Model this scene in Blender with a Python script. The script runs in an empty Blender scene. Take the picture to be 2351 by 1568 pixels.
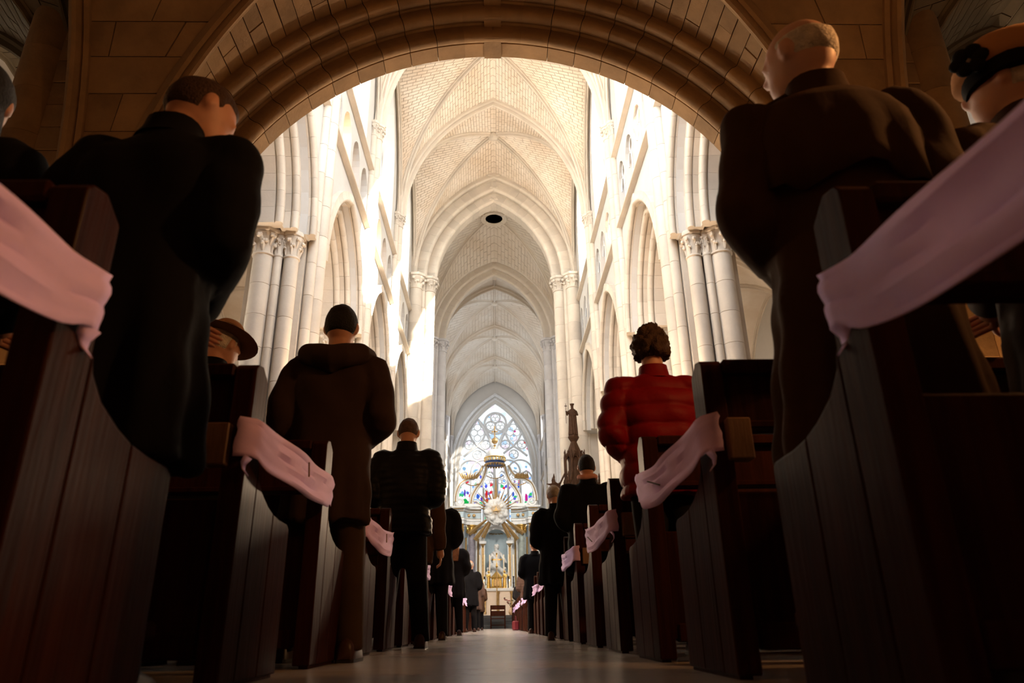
import bpy, bmesh, math, random
import numpy as np
from mathutils import Vector, Matrix, noise as mnoise
random.seed(7); PI = math.pi
scene = bpy.context.scene; COL = scene.collection

# ---------------------------------------------------------------- camera
CAMH = .165; FPX = 1620.0
_fw = np.array([-35., -651., FPX]); _fw /= np.linalg.norm(_fw)
_up = np.array([-30., 4274., 0.]); _up -= _up.dot(_fw) * _fw; _up /= np.linalg.norm(_up)
_rt = np.cross(_up, _fw); _rt = -_rt if _rt[0] < 0 else _rt
cam_d = bpy.data.cameras.new('camera'); cam = bpy.data.objects.new('camera', cam_d); COL.objects.link(cam)
cam_d.sensor_width = 36; cam_d.lens = FPX * 36 / 2351; cam_d.clip_start = .02; cam_d.clip_end = 400
cam.matrix_world = Matrix(((_rt[0], _rt[1], -_rt[2], 0), (_fw[0], _fw[1], -_fw[2], 0), (_up[0], _up[1], -_up[2], CAMH), (0, 0, 0, 1)))
cam_d.dof.use_dof = True; cam_d.dof.focus_distance = 9.0; cam_d.dof.aperture_fstop = 3.2
scene.camera = cam
def at(px, py, Y):
    """real point at distance Y down the nave that shows at this place of the photograph"""
    d = np.array([px - 1175.5, 784. - py, FPX]); q = np.array([d.dot(_rt), d.dot(_fw), d.dot(_up)])
    q *= Y / q[1]; return Vector((q[0], q[1], q[2] + CAMH))

# ---------------------------------------------------------------- world, sun, exposure
SKY = 5.0
world = bpy.data.worlds.new('daylight'); scene.world = world; world.use_nodes = True
wn = world.node_tree.nodes; bg = wn['Background']
bg.inputs[0].default_value = (.92, .96, 1, 1); bg.inputs[1].default_value = SKY
sun_d = bpy.data.lights.new('sun', 'SUN'); sun = bpy.data.objects.new('sun', sun_d); COL.objects.link(sun)
sun_d.energy = 42; sun_d.color = (1, .95, .86); sun_d.angle = .02
sun.rotation_euler = Vector((-1.0, .42, -.72)).to_track_quat('-Z', 'Y').to_euler()
scene.view_settings.view_transform = 'Standard'; scene.view_settings.look = 'None'
scene.view_settings.exposure = 1.15; scene.view_settings.gamma = 1.0; scene.view_settings.use_curve_mapping = False
scene.cycles.use_denoising = True; scene.cycles.max_bounces = 7; scene.cycles.diffuse_bounces = 4; scene.cycles.use_adaptive_sampling = True; scene.cycles.adaptive_threshold = .025
scene.cycles.glossy_bounces = 3; scene.cycles.transparent_max_bounces = 8; scene.cycles.sample_clamp_indirect = 8.0
scene.cycles.caustics_reflective = False; scene.cycles.caustics_refractive = False
WINDOW_GLOW = 2.8

# ---------------------------------------------------------------- materials
def mat(name, col, rough=.8, metal=0., var=.0, nscale=4., bump=0., bscale=30., spec=.5, sheen=0., rnd=0., emit=None, estr=0., col2=None, coat=0., stretch=None, trans=0.):
    m = bpy.data.materials.new(name); m.use_nodes = True; nt = m.node_tree; N = nt.nodes; L = nt.links
    b = N['Principled BSDF']; b.inputs['Roughness'].default_value = rough; b.inputs['Metallic'].default_value = metal
    b.inputs['Specular IOR Level'].default_value = spec; b.inputs['Base Color'].default_value = (*col, 1)
    if sheen: b.inputs['Sheen Weight'].default_value = sheen
    if coat: b.inputs['Coat Weight'].default_value = coat; b.inputs['Coat Roughness'].default_value = .25
    if trans: b.inputs['Subsurface Weight'].default_value = trans
    if emit: b.inputs['Emission Color'].default_value = (*emit, 1); b.inputs['Emission Strength'].default_value = estr
    tc = N.new('ShaderNodeTexCoord'); src = tc.outputs['Object']
    if stretch:
        mp = N.new('ShaderNodeMapping'); mp.inputs['Scale'].default_value = stretch; L.new(src, mp.inputs[0]); src = mp.outputs[0]
    if rnd:
        oi = N.new('ShaderNodeObjectInfo'); ad = N.new('ShaderNodeVectorMath'); ad.operation = 'ADD'
        sc = N.new('ShaderNodeMath'); sc.operation = 'MULTIPLY'; sc.inputs[1].default_value = 37.; L.new(oi.outputs['Random'], sc.inputs[0])
        L.new(src, ad.inputs[0]); L.new(sc.outputs[0], ad.inputs[1]); src = ad.outputs[0]
    out = None
    if var or col2:
        nz = N.new('ShaderNodeTexNoise'); nz.inputs['Scale'].default_value = nscale; nz.inputs['Detail'].default_value = 6; nz.inputs['Roughness'].default_value = .62
        L.new(src, nz.inputs['Vector'])
        cr = N.new('ShaderNodeValToRGB'); cr.color_ramp.elements[0].position = .36; cr.color_ramp.elements[1].position = .66
        c2 = col2 if col2 else tuple(c * (1 - var) for c in col)
        cr.color_ramp.elements[0].color = (*c2, 1); cr.color_ramp.elements[1].color = (*col, 1)
        L.new(nz.outputs['Fac'], cr.inputs[0]); out = cr.outputs[0]
    if rnd:
        hs = N.new('ShaderNodeHueSaturation'); mr = N.new('ShaderNodeMapRange'); mr.inputs['To Min'].default_value = 1 - rnd; mr.inputs['To Max'].default_value = 1 + rnd * .6
        L.new(oi.outputs['Random'], mr.inputs[0]); L.new(mr.outputs[0], hs.inputs['Value'])
        if out: L.new(out, hs.inputs['Color'])
        else: hs.inputs['Color'].default_value = (*col, 1)
        out = hs.outputs[0]
    if out: L.new(out, b.inputs['Base Color'])
    if bump:
        n2 = N.new('ShaderNodeTexNoise'); n2.inputs['Scale'].default_value = bscale; n2.inputs['Detail'].default_value = 4; L.new(src, n2.inputs['Vector'])
        bp = N.new('ShaderNodeBump'); bp.inputs['Strength'].default_value = bump; bp.inputs['Distance'].default_value = .02
        L.new(n2.outputs['Fac'], bp.inputs['Height']); L.new(bp.outputs[0], b.inputs['Normal'])
    return m
M = {}
M['stone'] = mat('pale_limestone', (.57, .50, .415), .85, var=.16, nscale=.8, bump=.25, bscale=12, rnd=.10)
M['wall'] = mat('whitewashed_wall', (.50, .48, .45), .85, var=.10, nscale=.5, bump=.12, bscale=8)
M['vault'] = mat('vault_stone', (.71, .645, .56), .9, col2=(.57, .465, .355), nscale=.33, bump=.2, bscale=9)
M['choirvault'] = mat('choir_vault_stone', (.66, .61, .54), .9, col2=(.56, .47, .37), nscale=.25, bump=.2, bscale=9)
M['mortar'] = mat('mortar_joint', (.44, .35, .265), .95, var=.1)
M['tstone'] = mat('warm_shaded_limestone', (.33, .205, .10), .85, var=.30, nscale=1.6, bump=.5, bscale=10, rnd=.16)  # same limestone, the tribune's warm dim light put into its colour
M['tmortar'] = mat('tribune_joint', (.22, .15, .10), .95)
M['choirstone'] = mat('grey_choir_stone', (.62, .60, .60), .85, var=.2, nscale=.6, bump=.2)
M['floor'] = mat('worn_floor_stone', (.42, .39, .37), .22, var=.16, nscale=1.3, bump=.10, bscale=14, rnd=.10, spec=.55)
M['fjoint'] = mat('floor_joint', (.10, .085, .075), .7)
M['wood'] = mat('varnished_dark_oak', (.046, .0125, .0056), .5, var=.45, nscale=3.0, bump=.12, bscale=7, spec=.03, coat=.03, rnd=.15, stretch=(9, 9, .7))
M['wood2'] = mat('worn_oak_block', (.20, .11, .06), .5, var=.3, nscale=5, bump=.1, stretch=(6, 6, .8))
M['carved'] = mat('carved_dark_oak', (.06, .028, .014), .6, var=.4, nscale=6, spec=.08)
M['ribbon'] = mat('pale_pink_cloth', (.76, .56, .97), .85, var=.06, nscale=5, bump=.05, bscale=220)
M['gold'] = mat('gilded', (.72, .46, .13), .33, metal=.85, var=.3, nscale=8)
M['gold2'] = mat('old_gilding', (.50, .32, .13), .45, metal=.6, var=.35, nscale=9)
M['white'] = mat('white_painted_plaster', (.74, .74, .72), .6, var=.16, nscale=2.5)
M['whitestone'] = mat('white_marble', (.74, .72, .68), .5, var=.32, nscale=2.2)
M['purple'] = mat('purple_grey_marble', (.30, .27, .31), .3, var=.35, nscale=2.5)
M['green'] = mat('grey_green_marble', (.36, .40, .36), .35, var=.3, nscale=2.5)
M['blue'] = mat('blue_paint', (.018, .06, .20), .5)
M['paleblue'] = mat('pale_blue_paint', (.50, .60, .64), .6, var=.15, nscale=2)
M['cream'] = mat('cream_altar_cloth', (.80, .66, .52), .8, var=.08)
M['wax'] = mat('candle_wax', (.85, .76, .58), .5, trans=.2)
M['outground'] = mat('outside_paving', (.16, .15, .13), .9)
M['redbag'] = mat('dark_red_leather', (.16, .012, .02), .5)
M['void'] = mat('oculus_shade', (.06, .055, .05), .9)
M['iron'] = mat('dark_bronze', (.03, .026, .022), .4, metal=.5)
M['flame'] = mat('candle_flame', (1, .7, .3), .5, emit=(1, .62, .22), estr=14)
M['lampglow'] = mat('lamp_glow', (1, .75, .45), .5, emit=(1, .58, .24), estr=22)
M['clay'] = mat('glazed_clay', (.62, .40, .22), .4, var=.2, nscale=5)
M['leaf'] = mat('dried_leaf', (.10, .07, .035), .7, rnd=.3)
M['flower'] = mat('dull_red_flower', (.34, .09, .08), .7)
M['darkstone'] = mat('dark_step_stone', (.04, .038, .036), .5, var=.25, nscale=3)
M['leather'] = mat('brown_shoe_leather', (.045, .018, .012), .4, spec=.3)
M['sole'] = mat('shoe_sole', (.01, .009, .008), .6)
M['lead'] = mat('stone_tracery', (.60, .61, .62), .8, var=.15, nscale=2)
def glass(name, col, strength, tr=.0, c2=None, scale=1.2):
    m = bpy.data.materials.new(name); m.use_nodes = True; nt = m.node_tree; N = nt.nodes; L = nt.links
    N.remove(N['Principled BSDF']); e = N.new('ShaderNodeEmission'); e.inputs[0].default_value = (*col, 1); e.inputs[1].default_value = strength
    if c2:
        tc = N.new('ShaderNodeTexCoord'); v = N.new('ShaderNodeTexVoronoi'); v.inputs['Scale'].default_value = scale; L.new(tc.outputs['Object'], v.inputs['Vector'])
        cr = N.new('ShaderNodeValToRGB'); el = cr.color_ramp.elements; el[0].position = 0.; el[0].color = (*c2[0], 1); el[1].position = 1.; el[1].color = (*col, 1)
        for i, c in enumerate(c2[1:]): k = el.new(.04 + .035 * i); k.color = (*c, 1)
        k = el.new(.04 + .035 * len(c2)); k.color = (*col, 1); cr.color_ramp.interpolation = 'CONSTANT'
        sx = N.new('ShaderNodeSeparateColor'); L.new(v.outputs['Color'], sx.inputs[0]); L.new(sx.outputs[0], cr.inputs[0]); L.new(cr.outputs[0], e.inputs[0])
    o = N['Material Output']
    if tr:
        t = N.new('ShaderNodeBsdfTransparent'); t.inputs[0].default_value = (1, .97, .92, 1); mx = N.new('ShaderNodeMixShader'); mx.inputs[0].default_value = tr
        L.new(e.outputs[0], mx.inputs[1]); L.new(t.outputs[0], mx.inputs[2]); L.new(mx.outputs[0], o.inputs[0])
    else: L.new(e.outputs[0], o.inputs[0])
    return m
M['glass'] = glass('bright_leaded_glass', (.86, .94, 1), WINDOW_GLOW, .8)
M['transglass'] = glass('bright_transept_glass', (.92, .95, 1), 2.0, .8)
M['choirglass'] = glass('bright_choir_glass', (.86, .92, 1), 1.2, .35)
M['aisleglass'] = glass('dull_leaded_glass', (1, .82, .62), 1.6, .3)
M['tvault'] = mat('shade_dark_vault_stone', (.13, .10, .06), .9, col2=(.09, .07, .04), nscale=.6, bump=.3, bscale=9)  # vault stone with the dimness of the tribune aisles put into its colour
M['eastglass'] = glass('pale_stained_glass', (.90, .96, 1), .50, 0, [(.50, .72, 1.), (.72, .88, 1.), (.95, .82, 1.)], 2.2)
M['eastglass2'] = glass('coloured_stained_glass', (.92, .95, 1), .50, 0, [(.10, .12, .75), (.75, .03, .06), (.20, .45, 1.), (.35, .12, .7), (.5, .75, 1.), (.05, .5, .2)], 3.4)
for k, c in (('g_green', (.02, .55, .10)), ('g_red', (.80, .03, .03)), ('g_violet', (.16, .06, .62)), ('g_pink', (.75, .03, .35)), ('g_blue', (.05, .16, .80)), ('g_sky', (.35, .68, 1.))):
    M[k] = glass('stained_' + k[2:], c, .36)

# ---------------------------------------------------------------- mesh helpers
class MB:
    def __init__(s): s.v = []; s.f = []
    def add(s, v, f):
        o = len(s.v); s.v += [tuple(p) for p in v]; s.f += [tuple(i + o for i in q) for q in f]; return s
    def box(s, x0, x1, y0, y1, z0, z1, bev=0.):
        if bev <= 0:
            v = [(x, y, z) for z in (z0, z1) for y in (y0, y1) for x in (x0, x1)]
            return s.add(v, [(0, 2, 3, 1), (4, 5, 7, 6), (0, 1, 5, 4), (2, 6, 7, 3), (0, 4, 6, 2), (1, 3, 7, 5)])
        bm = bmesh.new(); bmesh.ops.create_cube(bm, size=1)
        for q in bm.verts: q.co = Vector(((x0 + x1) / 2 + q.co.x * (x1 - x0), (y0 + y1) / 2 + q.co.y * (y1 - y0), (z0 + z1) / 2 + q.co.z * (z1 - z0)))
        bmesh.ops.bevel(bm, geom=list(bm.edges), offset=bev, segments=1, affect='EDGES', profile=.5)
        bm.verts.index_update(); s.add([q.co[:] for q in bm.verts], [[q.index for q in f.verts] for f in bm.faces]); bm.free(); return s
    def loft(s, rings, closed=True, cap=True):
        n = len(rings[0]); o = len(s.v)
        for r in rings: s.v += [tuple(p) for p in r]
        m = n if closed else n - 1
        for i in range(len(rings) - 1):
            for j in range(m):
                a = o + i * n + j; b = o + i * n + (j + 1) % n; s.f.append((a, b, b + n, a + n))
        if cap and closed:
            s.f.append(tuple(o + j for j in range(n - 1, -1, -1))); s.f.append(tuple(o + (len(rings) - 1) * n + j for j in range(n)))
        return s
    def tube(s, pts, rad, n=8, cap=True):
        P = [Vector(p) for p in pts]; R = rad if isinstance(rad, (list, tuple)) else [rad] * len(P); rings = []
        prev = None
        for i, p in enumerate(P):
            t = (P[min(i + 1, len(P) - 1)] - P[max(i - 1, 0)]).normalized()
            if prev is None: prev = t.orthogonal().normalized()
            a = (prev - t * prev.dot(t)); a = a.normalized() if a.length > 1e-6 else t.orthogonal().normalized(); prev = a; b = t.cross(a)
            rings.append([p + (a * math.cos(2 * PI * k / n) + b * math.sin(2 * PI * k / n)) * R[i] for k in range(n)])
        return s.loft(rings, True, cap)
    def lathe(s, prof, n=16, c=(0, 0, 0), a0=0., a1=2 * PI, lobes=0, lob=0.):
        full = abs(a1 - a0 - 2 * PI) < 1e-6; rings = []
        for r, z in prof:
            m = n if full else n + 1
            rings.append([(c[0] + (r * (1 + (lob * math.cos(lobes * (a0 + (a1 - a0) * k / n)) if lobes else 0))) * math.cos(a0 + (a1 - a0) * k / n), c[1] + (r * (1 + (lob * math.cos(lobes * (a0 + (a1 - a0) * k / n)) if lobes else 0))) * math.sin(a0 + (a1 - a0) * k / n), c[2] + z) for k in range(m)])
        return s.loft(rings, full, full)
    def ball(s, c, r, n=10, m=7, fn=None):
        rx, ry, rz = (r, r, r) if not isinstance(r, (tuple, list)) else r
        rings = []
        for i in range(m + 1):
            th = PI * (i + .02) / (m + .04); ring = []
            for k in range(n):
                d = Vector((math.sin(th) * math.cos(2 * PI * k / n), math.sin(th) * math.sin(2 * PI * k / n), -math.cos(th))); q = fn(d) if fn else 1.
                ring.append((c[0] + d.x * rx * q, c[1] + d.y * ry * q, c[2] + d.z * rz * q))
            rings.append(ring)
        return s.loft(rings)
    def prism(s, poly, axis, a, b):
        """poly of 2-D points extruded along axis from a to b"""
        def p3(u, v, w): return (w, u, v) if axis == 'x' else ((u, w, v) if axis == 'y' else (u, v, w))
        n = len(poly); v = [p3(u, q, a) for u, q in poly] + [p3(u, q, b) for u, q in poly]
        return s.add(v, [tuple(range(n - 1, -1, -1)), tuple(range(n, 2 * n))] + [(i, (i + 1) % n, (i + 1) % n + n, i + n) for i in range(n)])
    def sweep(s, prof, path, side, ref=None, cap=True):
        """prof (p,q): p along the normal that points away from ref, q along side; path = 3-D points in a plane with normal side"""
        P = [Vector(p) for p in path]; S = Vector(side); rings = []
        for i, p in enumerate(P):
            t = (P[min(i + 1, len(P) - 1)] - P[max(i - 1, 0)]).normalized(); S2 = (S - t * S.dot(t)).normalized(); nn = S2.cross(t)
            if ref is not None and nn.dot(p - Vector(ref)) < 0: nn = -nn
            rings.append([p + nn * a + S2 * b for a, b in prof])
        return s.loft(rings, True, cap)
    def data(s, name):
        me = bpy.data.meshes.new(name); me.from_pydata(s.v, [], s.f); me.validate(); me.update(); return me
    def obj(s, name, m, parent=None, smooth=False, fix=True):
        me = s.data(name)
        if fix:
            bm = bmesh.new(); bm.from_mesh(me); bmesh.ops.recalc_face_normals(bm, faces=bm.faces); bm.to_mesh(me); bm.free()
        return link(name, me, m, parent, smooth)
def link(name, me, m=None, parent=None, smooth=False, M4=None):
    if m is not None and not me.materials: me.materials.append(M[m] if isinstance(m, str) else m)
    if smooth: autosmooth(me)
    o = bpy.data.objects.new(name, me); COL.objects.link(o)
    if parent is not None: o.parent = parent
    if M4 is not None: o.matrix_local = M4
    return o
def autosmooth(me, ang=.7):
    me.polygons.foreach_set('use_smooth', [True] * len(me.polygons))
    try: me.set_sharp_from_angle(angle=ang)
    except Exception: pass
def tag(o, label=None, cat=None, group=None, kind=None):
    if label: o['label'] = label
    if cat: o['category'] = cat
    if group: o['group'] = group
    if kind: o['kind'] = kind
    return o
def empty(name, loc=(0, 0, 0), rz=0., parent=None):
    o = bpy.data.objects.new(name, None); COL.objects.link(o); o.location = loc; o.rotation_euler = (0, 0, rz); o.empty_display_size = .1
    if parent: o.parent = parent
    return o
def copy_tree(o, parent=None):
    c = o.copy(); COL.objects.link(c); c.parent = parent
    for ch in o.children: copy_tree(ch, c)
    return c
def pointed(a, zs, h, n=10, c=0.):
    """points of a pointed arch of half span a from left spring over the apex to the right spring"""
    R = (a * a + h * h) / (2 * a); th = math.acos(max(-1, (R - a) / R)); L = [(c - a + R - R * math.cos(th * i / n), zs + R * math.sin(th * i / n)) for i in range(n + 1)]
    return L + [(2 * c - u, z) for u, z in reversed(L[:-1])]
def arc_frame(a, h):
    R = (a * a + h * h) / (2 * a); return R, math.acos(max(-1, (R - a) / R)), R - a
def sector(prof, R, d, k=2):
    """one voussoir: profile (p radial, q depth) swept through the angle d round the y axis, symmetric about +x"""
    rings = []
    for i in range(k + 1):
        t = -d / 2 + d * i / k; rings.append([((R + p) * math.cos(t), q, (R + p) * math.sin(t)) for p, q in prof])
    return MB().loft(rings)
def bead(p0, p1, q0, q1, r, n=6):
    """rectangular section with a round bead on the corner (p0,q0)"""
    c = (p0 + r * .8, q0 + r * .8); arc = [(c[0] + r * math.cos(t), c[1] + r * math.sin(t)) for t in [math.radians(80 + 200 * i / n) for i in range(n + 1)]]
    return [(p0 + .12 * (p1 - p0), q1)] + [(p0 + r * .25, min(q1, c[1] + r * 1.15))] + arc + [(min(p1, c[0] + r * 1.15), q0 + r * .25), (p1, q0 + r * .25), (p1, q1)]
def fix(me):
    bm = bmesh.new(); bm.from_mesh(me); bmesh.ops.recalc_face_normals(bm, faces=bm.faces); bm.to_mesh(me); bm.free(); return me
def voussoirs(parent, a, zs, h, prof, nper, c, plane, m, gap=.006, off=0.):
    """both arcs of a pointed arch as separate stones. plane 'x': arch in the YZ plane; 'y': arch in the XZ plane; c = centre (x,y)"""
    R, th, e = arc_frame(a, h); d = th / nper
    pm = max(p for p, q in prof); d2 = math.acos(max(-1, min(1, e / (R + pm)))) - d * (nper - 1)      # top stones reach the mitre at the apex
    mes = []
    for dd in (d, d2):
        me = fix(sector(prof, R, dd - (gap / R if dd == d else -gap / R)).data('voussoir')); me.materials.append(M[m]); autosmooth(me, .6); mes.append(me)
    rot = Matrix.Rotation(PI / 2, 4, 'Z') if plane == 'x' else Matrix.Identity(4)
    qs = [q for p, q in prof]; q0, q1 = min(qs), max(qs); p0 = min(p for p, q in prof); za = math.sqrt(max(0, (R + p0) ** 2 - e * e)); zb_ = math.sqrt((R + pm) ** 2 - e * e)
    ks = fix(MB().box(-.16, .16, q0 + .06, q1 - .02, za + .005, zb_ + .02).data('keystone')); ks.materials.append(M[m]); link('keystone', ks, None, parent, False, Matrix.Translation((c[0], c[1], zs)) @ rot)
    for sgn in (-1, 1):
        base = Matrix.Translation((c[0], c[1], zs)) @ rot @ Matrix.Translation((-sgn * e, 0, 0))
        for i in range(nper):
            ang = d * (i + .5) if i < nper - 1 else d * i + d2 / 2; ang = PI - ang if sgn < 0 else ang
            link('voussoir', mes[i == nper - 1], None, parent, False, base @ Matrix.Rotation(-ang, 4, 'Y'))
def wall_panel(mb, y0, y1, z0, z1, ops, xf, xb, n=8):
    """wall slab in a YZ plane between xf and xb with pointed openings (yc,a,sill,spring,rise)"""
    def quad(a, b, c, d):
        for x in (xf, xb): mb.add([(x, *a), (x, *b), (x, *c), (x, *d)], [(0, 1, 2, 3)])
    def edge(a, b): mb.add([(xf, *a), (xf, *b), (xb, *b), (xb, *a)], [(0, 1, 2, 3)])
    y = y0
    for yc, a, sill, zs, h in sorted(ops):
        quad((y, z0), (yc - a, z0), (yc - a, z1), (y, z1)); edge((y, z0), (yc - a, z0)); y = yc + a
        if sill > z0: quad((yc - a, z0), (yc + a, z0), (yc + a, sill), (yc - a, sill)); edge((yc - a, sill), (yc + a, sill))
        edge((yc - a, sill), (yc - a, zs)); edge((yc + a, sill), (yc + a, zs))
        p = pointed(a, zs, h, n, yc)
        for i in range(len(p) - 1):
            quad(p[i], p[i + 1], (p[i + 1][0], z1), (p[i][0], z1)); edge(p[i], p[i + 1])
    quad((y, z0), (y1, z0), (y1, z1), (y, z1)); edge((y, z0), (y1, z0)); edge((y0, z1), (y1, z1))
    edge((y0, z0), (y0, z1)); edge((y1, z0), (y1, z1))
    return mb
# ================================================================ THE BUILDING
SY = [10.7, 17.8, 24.95, 32.1, 39.2]      # pier lines of the nave
CY = [50.2, 53.6, 62.0, 70.4, 78.8]       # pier lines of the choir
ZS = 20.2
def struct(o): return tag(o, kind='structure')

# ---------------------------------------------------------------- floor
floor = struct(empty('floor'))
MB().box(-14, 14, -3, 80, -.3, -.006).obj('floor_bed', 'fjoint', floor)
slab_me = fix(MB().box(-.80, .76, -.7985, .7985, -.05, 0, .002).data('floor_slab')); slab_me.materials.append(M['floor'])
for r in range(26): link('floor_slab', slab_me, None, floor).location = (0, -.8 + r * 1.6, random.uniform(-.0005, .0005))
for sx in (-1, 1):      # ground under the pews and in the side aisles
    MB().box(*((-13, -.805) if sx < 0 else (.765, 13)), -2.5, 40, -.05, -.002).obj('pew_platform', 'floor', floor)
MB().box(-13, 13, 39.9, 79, -.05, .0).obj('choir_paving', 'floor', floor)

gnd = struct(empty('ground')); MB().box(-300, 300, -300, 400, -.6, -.31).obj('outside_ground', 'outground', gnd)
# ---------------------------------------------------------------- vault webs
def arc_s(a, h, s):
    R, th, e = arc_frame(a, h); return a - (R * math.cos(th * s) - e), R * math.sin(th * s)
RIBT = [(.12, -.22), (.12, .22), (-.14, .22), (-.22, .15), (-.17, .10), (-.36, .07), (-.40, 0), (-.36, -.07), (-.17, -.10), (-.22, -.15), (-.14, -.22)]
def rib_prof(k): return [(p * k, q * k) for p, q in RIBT]
def quad_bricks(mb, A, B, rows, blen, inner, depth=.05, g=.026, items=None, jit=.0):
    for i in range(rows):
        s0, s1 = i / rows, (i + 1) / rows; sm = (s0 + s1) / 2
        Lr = (B(sm) - A(sm)).length
        nb = max(1, int(round(Lr / blen))); off = .5 if i % 2 else 0.
        ts = sorted(set([0.] + [min(1., max(0., (j + off) / nb)) for j in range(nb + 1)] + [1.]))
        for j in range(len(ts) - 1):
            t0, t1 = ts[j], ts[j + 1]
            if (t1 - t0) * Lr < .05: continue
            P = lambda s, t: A(s).lerp(B(s), t)
            gs = g / max(.2, (A(s1) - A(s0)).length + .001) * (s1 - s0) * .5; gt = g / max(Lr, .05) * .5
            c = [P(s0 + gs, t0 + gt), P(s1 - gs, t0 + gt), P(s1 - gs, t1 - gt), P(s0 + gs, t1 - gt)]
            n = (c[2] - c[0]).cross(c[3] - c[1])
            if n.length < 1e-7: continue
            n.normalize(); n = -n if n.dot(inner - c[0]) < 0 else n
            dd = depth * random.uniform(.6, 1.1) if jit else depth
            f = [(4, 5, 6, 7), (0, 1, 5, 4), (1, 2, 6, 5), (2, 3, 7, 6), (3, 0, 4, 7)]; v = [q[:] for q in c] + [(q + n * dd)[:] for q in c]
            if items is None: mb.add(v, f)
            else: items.append((v, f))
def sheet(mb, A, B, ns=14, nt=3):
    o = len(mb.v)
    for i in range(ns + 1):
        for j in range(nt + 1): mb.v.append(A(i / ns).lerp(B(i / ns), j / nt)[:])
    for i in range(ns):
        for j in range(nt): a = o + i * (nt + 1) + j; mb.f.append((a, a + 1, a + nt + 2, a + nt + 1))
def vault_bay(root, x0, x1, y0, y1, zs, hT, hD, hW, m='vault', rows=50, blen=.52, bricks=True, ribs='tdw', rk=1., ridge=False, boss=True, sides=(1, 1), ends=(1, 1)):
    xc, yc = (x0 + x1) / 2, (y0 + y1) / 2; ax, ay = (x1 - x0) / 2, (y1 - y0) / 2; Ld = math.hypot(ax, ay); inner = Vector((xc, yc, zs))
    bk, sh = MB(), MB()
    def D(sx, sy):
        def f(s):
            u, z = arc_s(Ld, hD, s); k = u / Ld; return Vector((xc + sx * ax * (1 - k), yc + sy * ay * (1 - k), zs + z))
        return f
    for sx in (-1, 1):
        for sy in (-1, 1):
            d = D(sx, sy)
            def T(s, sx=sx, sy=sy): u, z = arc_s(ax, hT, s); return Vector((xc + sx * (ax - u), yc + sy * ay, zs + z))
            def Wl(s, sx=sx, sy=sy): u, z = arc_s(ay, hW, s); return Vector((xc + sx * ax, yc + sy * (ay - u), zs + z))
            for e in (T, Wl):
                sheet(sh, e, d)
                if bricks: quad_bricks(bk, e, d, rows, blen, inner)
            if 'd' in ribs:
                p = [d(i / 16) for i in range(17)]; side = Vector((-(p[-1] - p[0]).y, (p[-1] - p[0]).x, 0)).normalized()
                MB().sweep(rib_prof(.62 * rk), p, side, inner).obj('diagonal_rib', 'stone' if m == 'vault' else m, root, True)
    o = sh.obj('web_backing', 'mortar' if bricks else m, root)
    if bricks: tag(bk.obj('web_stone', m, root), kind='stuff')
    else: autosmooth(o.data, 1.2)
    for sy, y, on in ((-1, y0, ends[0]), (1, y1, ends[1])):
        if 't' in ribs and on:
            p = [Vector((xc + u, y, zs + z)) for u, z in pointed(ax, 0, hT, 14)]
            MB().sweep(rib_prof(.95 * rk), p, (0, 1, 0), (xc, y, zs)).obj('transverse_rib', 'stone' if m == 'vault' else m, root, True)
    for sx, x in ((-1, x0), (1, x1)):
        if 'w' in ribs:
            p = [Vector((x, yc + u, zs + z)) for u, z in pointed(ay, 0, hW, 14)]
            MB().sweep(rib_prof(.6 * rk), p, (1, 0, 0), (x, yc, zs)).obj('wall_rib', 'stone' if m == 'vault' else m, root, True)
    if ridge:
        zr = zs + (hT + hD) / 2
        MB().sweep(rib_prof(.55 * rk), [(xc, y0, zs + hT), (xc, yc, zs + hD), (xc, y1, zs + hT)], (1, 0, 0), (xc, yc, zs)).obj('ridge_rib', m, root, True)
    if boss: MB().lathe([(.05, -.42), (.2, -.40), (.30, -.30), (.34, -.16), (.28, -.1), (.36, 0), (.34, .2)], 16, (xc, yc, zs + hD), lobes=8, lob=.06).obj('boss', 'stone' if m == 'vault' else m, root, True)
ceil = struct(empty('ceiling'))
for i in range(1, 4): vault_bay(ceil, -5, 5, SY[i], SY[i + 1], ZS, 7.6, 8.1, 7.2, ends=(1, 0))
xc_ = struct(empty('ceiling'))
vault_bay(xc_, -5, 5, 40.4, 49.3, ZS, 6.6, 8.1, 6.6, m='choirvault', ribs='d', rows=30, blen=.8, boss=False)
MB().lathe([(.62, -.35), (.95, -.42), (1.02, -.2), (.98, .1), (.6, .15), (.55, -.1), (.62, -.35)], 28, (0, 44.85, ZS + 8.05)).obj('oculus_ring', 'choirvault', xc_, True)
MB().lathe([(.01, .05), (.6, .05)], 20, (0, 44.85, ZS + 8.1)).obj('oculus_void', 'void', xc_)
ch_ = struct(empty('ceiling'))
vault_bay(ch_, -5, 5, CY[0], CY[1], ZS, 6.6, 6.7, 3.4, m='choirvault', bricks=False, ribs='t', ridge=True, boss=False, ends=(0, 0))
for i in range(1, 4): vault_bay(ch_, -5, 5, CY[i], CY[i + 1], ZS, 6.6, 7.1, 6.4, m='choirvault', bricks=True, rows=26, blen=1.0, ridge=True, ends=(1, 0))

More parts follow.
